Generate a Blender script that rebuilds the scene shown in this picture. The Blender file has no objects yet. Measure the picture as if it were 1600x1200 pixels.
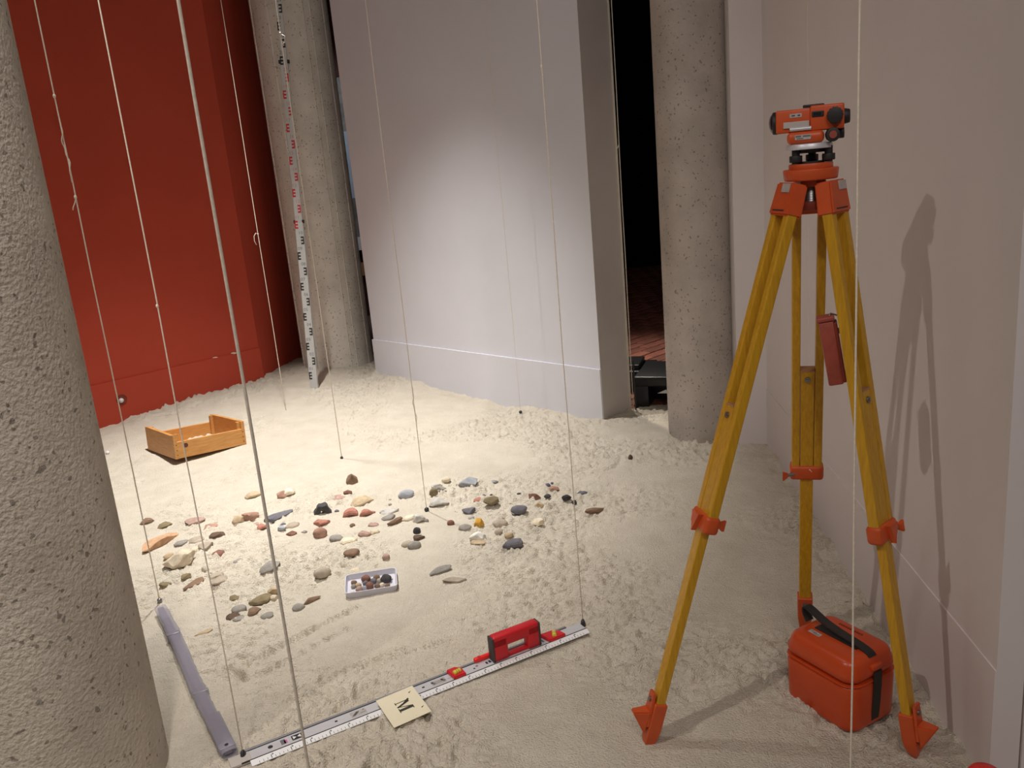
import bpy, bmesh, math, random
import numpy as np
from mathutils import Vector, Matrix, Quaternion

scene = bpy.context.scene
C = scene.collection

# ------------------------------------------------------------------ camera
F_PX = 1340.0            # focal length in pixels of a 1600 x 1200 frame
H = 1.35                 # camera height above the sand
_d = Vector((1275 - 800, -(5850 - 600), -F_PX)).normalized()   # plumb direction seen by the camera
_up = -_d
_fw = Vector((0, 0, -1))
_Y = (_fw - _fw.dot(_up) * _up).normalized()
_X = _Y.cross(_up)
R3 = Matrix((_X, _Y, _up))                                      # camera -> world
CAM = Vector((0, 0, H))
cd = bpy.data.cameras.new('camera')
cd.sensor_width = 36.0
cd.lens = F_PX / 1600 * 36.0
cd.clip_start = 0.05
cd.clip_end = 100
cam = bpy.data.objects.new('camera', cd)
cam.matrix_world = Matrix.Translation(CAM) @ R3.to_4x4()
C.objects.link(cam)
scene.camera = cam

# ------------------------------------------------------------------ world, lamps, exposure
w = bpy.data.worlds.new('world')
scene.world = w
w.use_nodes = True
w.node_tree.nodes['Background'].inputs[0].default_value = (1.0, 0.88, 0.80, 1)
w.node_tree.nodes['Background'].inputs[1].default_value = 0.08

def spot(name, loc, target, power, deg, blend, color, radius):
    l = bpy.data.lights.new(name, 'SPOT')
    l.energy = power
    l.spot_size = math.radians(deg)
    l.spot_blend = blend
    l.color = color
    l.shadow_soft_size = radius
    o = bpy.data.objects.new(name, l)
    o.location = loc
    o.rotation_euler = (Vector(target) - Vector(loc)).to_track_quat('-Z', 'Y').to_euler()
    C.objects.link(o)
    return o

WARM = (1.0, 0.965, 0.91)
spot('ceiling_spot', (-1.15, 4.25, 3.85), (-1.16, 4.12, 0), 960, 67, 1.0, WARM, 0.05)
spot('ceiling_spot', (-2.3, -0.1, 3.8), (-0.3, 2.15, 0.0), 155, 70, 1.0, (1.0, 0.90, 0.80), 0.03)
spot('ceiling_spot', (-1.15, 2.40, 3.85), (-0.80, 2.55, 0.0), 105, 62, 1.0, WARM, 0.05)
spot('ceiling_spot', (-0.62, 0.80, 3.85), (-1.2, 1.75, 1.1), 165, 62, 1.0, (1.0, 0.93, 0.84), 0.05)
spot('back_room_spot', (0.36, 6.3, 2.9), (0.98, 4.9, -0.05), 240, 75, 0.8, (1.0, 0.92, 0.8), 0.05)

def area(name, loc, target, power, size, color):
    l = bpy.data.lights.new(name, 'AREA')
    l.energy = power; l.shape = 'RECTANGLE'; l.size = size[0]; l.size_y = size[1]; l.color = color
    o = bpy.data.objects.new(name, l)
    o.location = loc
    o.rotation_euler = (Vector(target) - Vector(loc)).to_track_quat('-Z', 'Y').to_euler()
    C.objects.link(o)
area('fill_area', (0.3, -1.6, 3.9), (0.0, 3.5, 0.8), 60, (1.8, 0.6), (1.0, 0.92, 0.87))  # broad soft fill added behind the camera, not a fixture of the room

vs = scene.view_settings
vs.view_transform = 'Standard'
vs.look = 'None'
vs.exposure = 0.0
vs.gamma = 1.0
vs.use_curve_mapping = False

# ------------------------------------------------------------------ helpers
def ray(px, py):
    return R3 @ Vector((px - 800, -(py - 600), -F_PX))

def G(px, py, z=0.0):
    """the point at height z that the photograph shows at pixel (px, py)"""
    r = ray(px, py)
    return CAM + r * ((z - H) / r.z)

def onplane(px, py, p0, n):
    r = ray(px, py)
    return CAM + r * ((Vector(p0) - CAM).dot(Vector(n)) / r.dot(Vector(n)))

def V(*a):
    return Vector(a)

def tag(o, label=None, cat=None, group=None, kind=None):
    if label: o['label'] = label
    if cat: o['category'] = cat
    if group: o['group'] = group
    if kind: o['kind'] = kind
    return o

def mesh_obj(name, me, mat, parent=None, smooth=False):
    o = bpy.data.objects.new(name, me)
    C.objects.link(o)
    if mat is not None and not me.materials:
        me.materials.append(mat)
    if parent is not None:
        o.parent = parent
    if smooth:
        me.polygons.foreach_set('use_smooth', [True] * len(me.polygons))
    return o

def obj(name, bm, mat, parent=None, smooth=False, origin=None, auto=None):
    """link a bmesh (world coordinates; minus the parent's place) as one mesh object"""
    off = Vector((0, 0, 0))
    if parent is not None:
        p = parent
        while p is not None:
            off += p.location
            p = p.parent
    elif origin is not None:
        off = Vector(origin)
    if off.length:
        bmesh.ops.translate(bm, verts=bm.verts, vec=-off)
    bmesh.ops.recalc_face_normals(bm, faces=bm.faces)
    me = bpy.data.meshes.new(name)
    bm.to_mesh(me)
    bm.free()
    o = mesh_obj(name, me, mat, parent, smooth)
    if parent is None and origin is not None:
        o.location = origin
    if auto is not None:
        me.polygons.foreach_set('use_smooth', [True] * len(me.polygons))
        me.set_sharp_from_angle(angle=math.radians(auto))
    return o

def thing(name, label, cat, loc, group=None):
    o = bpy.data.objects.new(name, None)
    o.empty_display_size = 0.05
    o.location = loc
    C.objects.link(o)
    return tag(o, label, cat, group)

def BM():
    return bmesh.new()

def box(bm, c, size, rot=None, bevel=0.0, seg=2):
    """box centred at c with full size, rot = 3x3 matrix"""
    m = Matrix.Translation(Vector(c)) @ (rot.to_4x4() if rot is not None else Matrix()) @ Matrix.Diagonal((*size, 1))
    r = bmesh.ops.create_cube(bm, size=1.0, matrix=m)
    if bevel > 0:
        es = list({e for v in r['verts'] for e in v.link_edges})
        bmesh.ops.bevel(bm, geom=es, offset=bevel, segments=seg, affect='EDGES', profile=0.5)
    return r

def frame(a, s):
    """columns: s (x), second (y), a (z)"""
    a = Vector(a).normalized()
    s = Vector(s)
    s = (s - s.dot(a) * a).normalized()
    return Matrix((s, a.cross(s), a)).transposed()

def bar(bm, p, q, wx, wy, side=(1, 0, 0), bevel=0.0):
    p, q = Vector(p), Vector(q)
    box(bm, (p + q) / 2, (wx, wy, (q - p).length), frame(q - p, side), bevel)

def cyl(bm, p, q, r, r2=None, seg=20, bevel=0.0):
    p, q = Vector(p), Vector(q)
    a = q - p
    rot = a.to_track_quat('Z', 'Y').to_matrix().to_4x4()
    rr = bmesh.ops.create_cone(bm, cap_ends=True, segments=seg, radius1=r, radius2=r if r2 is None else r2,
                               depth=a.length, matrix=Matrix.Translation((p + q) / 2) @ rot)
    if bevel > 0:
        fs = [f for f in {f for v in rr['verts'] for f in v.link_faces} if len(f.verts) > 4]
        es = list({e for f in fs for e in f.edges})
        bmesh.ops.bevel(bm, geom=es, offset=bevel, segments=2, affect='EDGES', profile=0.5)
    return rr

def sphere(bm, c, r, sub=2, scale=(1, 1, 1)):
    return bmesh.ops.create_icosphere(bm, subdivisions=sub, radius=r,
                                      matrix=Matrix.Translation(Vector(c)) @ Matrix.Diagonal((*scale, 1)))

def prism(bm, pts, off):
    """extrude the closed outline pts by the vector off"""
    off = Vector(off)
    a = [bm.verts.new(Vector(p)) for p in pts]
    b = [bm.verts.new(Vector(p) + off) for p in pts]
    n = len(pts)
    bm.faces.new(a[::-1])
    bm.faces.new(b)
    for i in range(n):
        bm.faces.new((a[i], a[(i + 1) % n], b[(i + 1) % n], b[i]))

def tube(bm, pts, r, seg=8):
    pts = [Vector(p) for p in pts]
    rings = []
    prev = None
    for i, p in enumerate(pts):
        t = (pts[min(i + 1, len(pts) - 1)] - pts[max(i - 1, 0)]).normalized()
        ref = prev if prev is not None else (Vector((1, 0, 0)) if abs(t.x) < 0.9 else Vector((0, 1, 0)))
        u = (ref - ref.dot(t) * t).normalized()
        prev = u
        v = t.cross(u)
        rr = r[i] if isinstance(r, (list, tuple)) else r
        rings.append([bm.verts.new(p + (u * math.cos(k * math.tau / seg) + v * math.sin(k * math.tau / seg)) * rr) for k in range(seg)])
    for a, b in zip(rings, rings[1:]):
        for k in range(seg):
            bm.faces.new((a[k], a[(k + 1) % seg], b[(k + 1) % seg], b[k]))
    bm.faces.new(rings[0][::-1])
    bm.faces.new(rings[-1])

def strip(bm, pts, width_dir, width, thick, norm):
    """flat band along pts: width along width_dir(s), thickness along norm(s)"""
    n = len(pts)
    rings = []
    for i, p in enumerate(pts):
        wd = Vector(width_dir[i] if isinstance(width_dir, list) else width_dir).normalized()
        nn = Vector(norm[i] if isinstance(norm, list) else norm).normalized()
        p = Vector(p)
        rings.append([bm.verts.new(p + wd * sx * width / 2 + nn * sz * thick / 2) for sx, sz in ((-1, -1), (1, -1), (1, 1), (-1, 1))])
    for a, b in zip(rings, rings[1:]):
        for k in range(4):
            bm.faces.new((a[k], a[(k + 1) % 4], b[(k + 1) % 4], b[k]))
    bm.faces.new(rings[0][::-1])
    bm.faces.new(rings[-1])

_txt = {}
def text_mesh(s, size=1.0):
    """mesh of lettering in the XY plane, centred"""
    cu = bpy.data.curves.new('lettering', 'FONT')
    cu.body = s
    cu.size = size
    cu.align_x = 'CENTER'
    cu.align_y = 'CENTER'
    cu.resolution_u = 2
    o = bpy.data.objects.new('lettering_tmp', cu)
    C.objects.link(o)
    dg = bpy.context.evaluated_depsgraph_get()
    me = bpy.data.meshes.new_from_object(o.evaluated_get(dg))
    bpy.data.objects.remove(o)
    bpy.data.curves.remove(cu)
    me.materials.clear()
    return me

# ------------------------------------------------------------------ materials
def mat(name, color, rough=0.6, metal=0.0, var=0.0, vscale=20.0, bump=0.0, bscale=200.0, color2=None, spec=0.5,
        stretch=None, trans=0.0, bdist=0.002, detail=6.0):
    m = bpy.data.materials.new(name)
    m.use_nodes = True
    nt = m.node_tree
    b = nt.nodes['Principled BSDF']
    b.inputs['Base Color'].default_value = (*color, 1)
    b.inputs['Roughness'].default_value = rough
    b.inputs['Metallic'].default_value = metal
    b.inputs['Specular IOR Level'].default_value = spec
    if trans: b.inputs['Transmission Weight'].default_value = trans
    tc = nt.nodes.new('ShaderNodeTexCoord')
    src = tc.outputs['Object']
    if stretch:
        mp = nt.nodes.new('ShaderNodeMapping')
        mp.inputs['Scale'].default_value = stretch
        nt.links.new(src, mp.inputs['Vector'])
        src = mp.outputs['Vector']
    if color2 is not None or var > 0:
        n = nt.nodes.new('ShaderNodeTexNoise')
        n.inputs['Scale'].default_value = vscale
        n.inputs['Detail'].default_value = detail
        n.inputs['Roughness'].default_value = 0.6
        nt.links.new(src, n.inputs['Vector'])
        r = nt.nodes.new('ShaderNodeValToRGB')
        c2 = color2 if color2 is not None else tuple(max(0, c * (1 - var)) for c in color)
        c1 = color if color2 is not None else tuple(min(1, c * (1 + var)) for c in color)
        r.color_ramp.elements[0].position = 0.32
        r.color_ramp.elements[1].position = 0.68
        r.color_ramp.elements[0].color = (*c2, 1)
        r.color_ramp.elements[1].color = (*c1, 1)
        nt.links.new(n.outputs['Fac'], r.inputs['Fac'])
        nt.links.new(r.outputs['Color'], b.inputs['Base Color'])
    if bump > 0:
        n2 = nt.nodes.new('ShaderNodeTexNoise')
        n2.inputs['Scale'].default_value = bscale
        n2.inputs['Detail'].default_value = 5
        nt.links.new(src, n2.inputs['Vector'])
        bp = nt.nodes.new('ShaderNodeBump')
        bp.inputs['Strength'].default_value = bump
        bp.inputs['Distance'].default_value = bdist
        nt.links.new(n2.outputs['Fac'], bp.inputs['Height'])
        nt.links.new(bp.outputs['Normal'], b.inputs['Normal'])
    return m

def concrete(name, base, dark, pit, bump=0.5, bscale=60.0, pitscale=38.0, board=False, bdist=0.006):
    m = bpy.data.materials.new(name)
    m.use_nodes = True
    nt = m.node_tree
    N, Lk = nt.nodes, nt.links
    b = N['Principled BSDF']
    b.inputs['Roughness'].default_value = 0.9
    b.inputs['Specular IOR Level'].default_value = 0.2
    tc = N.new('ShaderNodeTexCoord')
    n1 = N.new('ShaderNodeTexNoise'); n1.inputs['Scale'].default_value = 5; n1.inputs['Detail'].default_value = 8; n1.inputs['Roughness'].default_value = 0.65
    Lk.new(tc.outputs['Object'], n1.inputs['Vector'])
    r1 = N.new('ShaderNodeValToRGB')
    r1.color_ramp.elements[0].position = 0.35; r1.color_ramp.elements[0].color = (*dark, 1)
    r1.color_ramp.elements[1].position = 0.65; r1.color_ramp.elements[1].color = (*base, 1)
    Lk.new(n1.outputs['Fac'], r1.inputs['Fac'])
    # aggregate pits and dark grains
    vo = N.new('ShaderNodeTexVoronoi'); vo.inputs['Scale'].default_value = pitscale
    nz = N.new('ShaderNodeTexNoise'); nz.inputs['Scale'].default_value = 30; nz.inputs['Detail'].default_value = 3
    Lk.new(tc.outputs['Object'], nz.inputs['Vector'])
    mixv = N.new('ShaderNodeMixRGB'); mixv.inputs[0].default_value = 0.04
    Lk.new(tc.outputs['Object'], mixv.inputs[1]); Lk.new(nz.outputs['Color'], mixv.inputs[2])
    Lk.new(mixv.outputs[0], vo.inputs['Vector'])
    lt = N.new('ShaderNodeMath'); lt.operation = 'LESS_THAN'; lt.inputs[1].default_value = 0.27
    Lk.new(vo.outputs['Distance'], lt.inputs[0])
    sep = N.new('ShaderNodeSeparateColor'); Lk.new(vo.outputs['Color'], sep.inputs[0])
    gt = N.new('ShaderNodeMath'); gt.operation = 'GREATER_THAN'; gt.inputs[1].default_value = 0.62
    Lk.new(sep.outputs[0], gt.inputs[0])
    mul = N.new('ShaderNodeMath'); mul.operation = 'MULTIPLY'
    Lk.new(lt.outputs[0], mul.inputs[0]); Lk.new(gt.outputs[0], mul.inputs[1])
    mx = N.new('ShaderNodeMixRGB'); mx.inputs[2].default_value = (*pit, 1)
    sc = N.new('ShaderNodeMath'); sc.operation = 'MULTIPLY'; sc.inputs[1].default_value = 0.65
    Lk.new(mul.outputs[0], sc.inputs[0])
    Lk.new(sc.outputs[0], mx.inputs[0]); Lk.new(r1.outputs['Color'], mx.inputs[1])
    Lk.new(mx.outputs[0], b.inputs['Base Color'])
    n2 = N.new('ShaderNodeTexNoise'); n2.inputs['Scale'].default_value = bscale; n2.inputs['Detail'].default_value = 4
    Lk.new(tc.outputs['Object'], n2.inputs['Vector'])
    sub = N.new('ShaderNodeMath'); sub.operation = 'SUBTRACT'
    ms = N.new('ShaderNodeMath'); ms.operation = 'MULTIPLY'; ms.inputs[1].default_value = 0.35
    Lk.new(mul.outputs[0], ms.inputs[0])
    Lk.new(n2.outputs['Fac'], sub.inputs[0]); Lk.new(ms.outputs[0], sub.inputs[1])
    bp = N.new('ShaderNodeBump'); bp.inputs['Strength'].default_value = bump; bp.inputs['Distance'].default_value = bdist
    Lk.new(sub.outputs[0], bp.inputs['Height']); Lk.new(bp.outputs['Normal'], b.inputs['Normal'])
    return m

def wood(name, c1, c2, scale=(3, 3, 40), rough=0.5, bump=0.1):
    return mat(name, c1, rough, 0, color2=c2, vscale=6, stretch=scale, bump=bump, bscale=10, bdist=0.001)

M = {}
M['sand'] = mat('pale_sand', (0.75, 0.685, 0.58), 1.0, color2=(0.67, 0.605, 0.50), vscale=9, bump=1.0, bscale=210, spec=0.05, bdist=0.010, detail=10)
M['white_wall'] = mat('white_wall_paint', (0.73, 0.735, 0.80), 0.85, var=0.03, vscale=1.5, bump=0.12, bscale=140, spec=0.15)
M['white_wall_right'] = mat('off_white_wall_paint', (0.75, 0.70, 0.70), 0.85, var=0.035, vscale=1.2, bump=0.12, bscale=140, spec=0.15)
M['red_wall'] = mat('red_wall_paint', (0.48, 0.074, 0.044), 0.9, var=0.04, vscale=2, bump=0.1, bscale=150, spec=0.06)
M['red_chip'] = mat('chipped_plaster', (0.75, 0.66, 0.52), 0.9, var=0.1)
M['edge_strip'] = mat('corner_bead', (0.72, 0.66, 0.56), 0.6)
M['grey_side'] = mat('dull_grey', (0.52, 0.475, 0.45), 0.85, var=0.06, vscale=3, bump=0.1, bscale=120, spec=0.1)
M['column_rough'] = concrete('rough_concrete', (0.66, 0.60, 0.52), (0.52, 0.465, 0.40), (0.13, 0.11, 0.09), 0.9, 100, 58, bdist=0.007)
M['column'] = concrete('column_concrete', (0.53, 0.475, 0.43), (0.41, 0.37, 0.33), (0.16, 0.135, 0.11), 0.4, 90, 70)
M['column_smooth'] = concrete('board_marked_concrete', (0.74, 0.70, 0.64), (0.60, 0.56, 0.51), (0.2, 0.17, 0.14), 0.25, 60, 60)
M['black_wall'] = mat('black_paint', (0.006, 0.006, 0.008), 0.9, spec=0.05)
M['brick'] = mat('floor_brick', (0.30, 0.105, 0.072), 0.8, var=0.25, vscale=9, bump=0.3, bscale=80)
def brick_random(m):
    nt = m.node_tree
    b = nt.nodes['Principled BSDF']
    src = b.inputs['Base Color'].links[0].from_socket
    oi = nt.nodes.new('ShaderNodeObjectInfo')
    hs = nt.nodes.new('ShaderNodeHueSaturation')
    mr = nt.nodes.new('ShaderNodeMapRange'); mr.inputs['To Min'].default_value = 0.72; mr.inputs['To Max'].default_value = 1.25
    nt.links.new(oi.outputs['Random'], mr.inputs['Value']); nt.links.new(mr.outputs[0], hs.inputs['Value'])
    nt.links.new(src, hs.inputs['Color']); nt.links.new(hs.outputs[0], b.inputs['Base Color'])
brick_random(M['brick'])
M['mortar'] = mat('brick_mortar', (0.13, 0.085, 0.07), 0.95, var=0.1)
M['ceiling'] = mat('ceiling_paint', (0.30, 0.27, 0.25), 0.9, var=0.05)
M['black_plastic'] = mat('black_plastic', (0.012, 0.012, 0.014), 0.38, var=0.1, vscale=30, bump=0.15, bscale=300)
M['string'] = mat('cotton_string', (0.80, 0.72, 0.60), 0.9, var=0.1, vscale=200)
M['steel'] = mat('dull_steel', (0.30, 0.30, 0.30), 0.35, 0.9, var=0.1)
M['lead'] = mat('dark_lead', (0.055, 0.055, 0.06), 0.45, 0.5, var=0.15, vscale=80)
M['yellow_wood'] = wood('yellow_lacquered_wood', (0.66, 0.36, 0.015), (0.50, 0.255, 0.012), (30, 30, 3), 0.4)
M['orange'] = mat('orange_enamel', (0.60, 0.088, 0.018), 0.42, var=0.08, vscale=25, bump=0.05, bscale=120)
M['orange_case'] = mat('orange_plastic', (0.56, 0.066, 0.012), 0.33, var=0.06, vscale=12, bump=0.06, bscale=250)
M['dark_orange'] = mat('dark_red_casting', (0.22, 0.03, 0.014), 0.6, var=0.1)
M['leather'] = mat('red_brown_leather', (0.33, 0.062, 0.04), 0.55, var=0.15, vscale=30, bump=0.3, bscale=150)
M['black_rubber'] = mat('black_rubber', (0.018, 0.016, 0.017), 0.55, var=0.15, vscale=60)
M['black_strap'] = mat('black_strap', (0.022, 0.019, 0.019), 0.6, bump=0.3, bscale=400)
M['alu'] = mat('brushed_aluminium', (0.66, 0.66, 0.70), 0.42, 0.35, var=0.05, vscale=8, stretch=(1, 30, 1))
M['alu_dark'] = mat('dull_aluminium', (0.30, 0.295, 0.32), 0.45, 0.4, var=0.05)
M['lens'] = mat('dark_glass', (0.01, 0.012, 0.015), 0.08, 0, spec=0.8)
M['label_grey'] = mat('silver_label', (0.50, 0.47, 0.45), 0.5, 0.2, var=0.12, vscale=90)
M['ink'] = mat('black_ink', (0.02, 0.02, 0.022), 0.7)
M['ink_grey'] = mat('grey_ink', (0.16, 0.16, 0.17), 0.7)
M['ink_pink'] = mat('pink_print', (0.62, 0.12, 0.36), 0.6)
M['ink_red'] = mat('red_ink', (0.60, 0.02, 0.035), 0.7)
M['ink_pink_light'] = mat('pale_red_ink', (0.55, 0.22, 0.22), 0.7)
M['white_plastic'] = mat('white_plastic', (0.80, 0.80, 0.82), 0.4, var=0.02)
M['grey_white'] = mat('pale_grey_plastic', (0.62, 0.61, 0.68), 0.4, var=0.02)
M['red_plastic'] = mat('red_plastic', (0.62, 0.012, 0.022), 0.42, var=0.06, vscale=40, bump=0.08, bscale=300)
M['red_bright'] = mat('bright_red_plastic', (0.85, 0.02, 0.015), 0.35)
M['dark_grip'] = mat('dark_grey_rubber', (0.05, 0.042, 0.045), 0.6, var=0.1)
M['vial'] = mat('yellow_vial', (0.75, 0.62, 0.08), 0.12, spec=0.8)
M['card'] = mat('cream_card', (0.83, 0.765, 0.575), 0.8, var=0.02, vscale=30)
M['card_ink'] = mat('dark_print', (0.045, 0.042, 0.03), 0.8)
M['pine'] = mat('orange_pine', (0.66, 0.34, 0.105), 0.5, color2=(0.50, 0.225, 0.06), vscale=5, stretch=(3, 3, 40), bump=0.1, bscale=20)
M['knot'] = mat('dark_knot', (0.10, 0.03, 0.015), 0.6)
M['staff_white'] = mat('staff_enamel', (0.55, 0.56, 0.56), 0.5, var=0.03)
M['blue_panel'] = mat('pale_blue_panel', (0.42, 0.52, 0.64), 0.6, color2=(0.30, 0.36, 0.44), vscale=2)
M['maroon'] = mat('maroon_panel', (0.045, 0.010, 0.008), 0.8)
M['rubble_grey'] = mat('grey_rubble', (0.20, 0.19, 0.18), 0.9, var=0.3, vscale=12, bump=0.6, bscale=20)
M['brown_box'] = mat('brown_board', (0.40, 0.20, 0.10), 0.7, var=0.1)

def plastic_sleeve():
    m = bpy.data.materials.new('clear_plastic_film')
    m.use_nodes = True
    nt = m.node_tree
    b = nt.nodes['Principled BSDF']
    b.inputs['Base Color'].default_value = (0.36, 0.345, 0.42, 1)
    b.inputs['Roughness'].default_value = 0.28
    b.inputs['Alpha'].default_value = 0.55
    n = nt.nodes.new('ShaderNodeTexNoise'); n.inputs['Scale'].default_value = 14
    tc = nt.nodes.new('ShaderNodeTexCoord'); nt.links.new(tc.outputs['Object'], n.inputs['Vector'])
    bp = nt.nodes.new('ShaderNodeBump'); bp.inputs['Strength'].default_value = 0.5; bp.inputs['Distance'].default_value = 0.01
    nt.links.new(n.outputs['Fac'], bp.inputs['Height']); nt.links.new(bp.outputs['Normal'], b.inputs['Normal'])
    return m
M['film'] = plastic_sleeve()
M['bar_grey'] = mat('grey_bar', (0.27, 0.25, 0.30), 0.45, 0.2, var=0.06)

# ------------------------------------------------------------------ sand relief
_rng = np.random.RandomState(7)
_perm = _rng.permutation(512).astype(np.int64)
_ga = _rng.rand(512) * 2 * np.pi
_gx, _gy = np.cos(_ga), np.sin(_ga)

def perlin(x, y, seed=0):
    x = np.asarray(x, float) + seed * 17.31
    y = np.asarray(y, float) + seed * 9.77
    xi, yi = np.floor(x).astype(np.int64), np.floor(y).astype(np.int64)
    fx, fy = x - xi, y - yi
    u, v = fx * fx * fx * (fx * (fx * 6 - 15) + 10), fy * fy * fy * (fy * (fy * 6 - 15) + 10)
    def gr(ix, iy, dx, dy):
        h = _perm[(_perm[ix & 511] + iy) & 511]
        return _gx[h] * dx + _gy[h] * dy
    a = gr(xi, yi, fx, fy); b = gr(xi + 1, yi, fx - 1, fy)
    c = gr(xi, yi + 1, fx, fy - 1); d = gr(xi + 1, yi + 1, fx - 1, fy - 1)
    return (a + (b - a) * u) * (1 - v) + (c + (d - c) * u) * v

# planes of the three painted walls (tops of the skirting boards all sit at z = 0.25)
W_A, W_B = V(-0.945, 5.966, 0), V(0.480, 4.473, 0)          # white wall front
R_A, R_B = V(-3.70, 4.190, 0), V(-1.780, 6.043, 0)          # red wall
S_A, S_B = V(1.169, 3.800, 0), V(0.947, 1.555, 0)           # right wall
RUL_A, RUL_B = V(-0.742, 1.815, 0), V(0.146, 2.290, 0)      # straightedge, middle line

CTRL = np.array([
    (-0.95, 5.97, -0.005), (-0.69, 5.70, 0.0), (-0.42, 5.42, -0.03), (-0.01, 4.99, -0.055), (0.24, 4.72, -0.025), (0.47, 4.48, -0.033),
    (0.65, 4.62, -0.04), (-2.59, 5.26, -0.02), (-2.36, 5.48, 0.0), (-2.17, 5.67, 0.02), (-1.79, 6.04, 0.03), (-1.35, 6.1, 0.035), (-1.55, 6.3, 0.04),
    (1.17, 3.84, -0.02), (1.11, 3.2, -0.017), (1.065, 2.75, -0.025), (1.03, 2.4, -0.03), (0.99, 2.0, -0.027), (0.98, 1.89, -0.04), (0.965, 1.7, -0.05),
    (-0.6, 2.6, 0.0), (-0.3, 3.3, 0.0), (-1.2, 3.5, 0.0), (0.2, 3.0, 0.0), (0.6, 1.9, 0.0), (0.2, 1.7, 0.0), (-1.6, 4.5, 0.0), (0.0, 4.0, 0.0),
    (0.7, 3.4, 0.0), (-0.9, 1.9, 0.0), (-0.3, 1.7, 0.0), (-1.0, 5.0, 0.0), (0.85, 4.0, 0.0), (0.83, 1.65, -0.012), (-0.5, 0.8, 0.0), (0.5, 0.8, 0.0)])

def seg_d(x, y, a, b):
    ax, ay, bx, by = a[0], a[1], b[0], b[1]
    dx, dy = bx - ax, by - ay
    t = np.clip(((x - ax) * dx + (y - ay) * dy) / (dx * dx + dy * dy), 0, 1)
    return np.hypot(x - ax - t * dx, y - ay - t * dy)

MARKS = []          # little trenches: x, y, direction, length, width, depth
_rm = random.Random(3)
def comb(p0, p1, n, slope_px, ln, wd, dp):
    for i in range(n):
        t = (i + _rm.uniform(-0.25, 0.25)) / n
        px, py = p0[0] + (p1[0] - p0[0]) * t, p0[1] + (p1[1] - p0[1]) * t
        a, b = G(px, py), G(px + slope_px[0], py + slope_px[1])
        ang = math.atan2(b.y - a.y, b.x - a.x) + _rm.uniform(-0.2, 0.2)
        MARKS.append((a.x, a.y, ang, ln * _rm.uniform(0.7, 1.2), wd, dp * _rm.uniform(0.6, 1.2)))
comb((385, 1035), (565, 945), 14, (6, 16), 0.036, 0.0060, 0.020)
comb((400, 1052), (560, 975), 9, (6, 16), 0.028, 0.0060, 0.017)
comb((500, 1060), (640, 1008), 8, (9, 8), 0.028, 0.0065, 0.018)
comb((480, 1078), (520, 1085), 3, (12, 8), 0.034, 0.007, 0.018)
comb((360, 1045), (390, 1062), 3, (16, 7), 0.05, 0.008, 0.020)
comb((600, 1030), (700, 995), 6, (9, 8), 0.026, 0.0065, 0.016)
comb((930, 735), (970, 728), 4, (16, -5), 0.10, 0.012, 0.008)
comb((820, 870), (900, 900), 7, (12, 3), 0.04, 0.010, 0.009)
comb((1070, 1010), (1110, 990), 3, (5, -18), 0.06, 0.012, 0.009)

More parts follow.
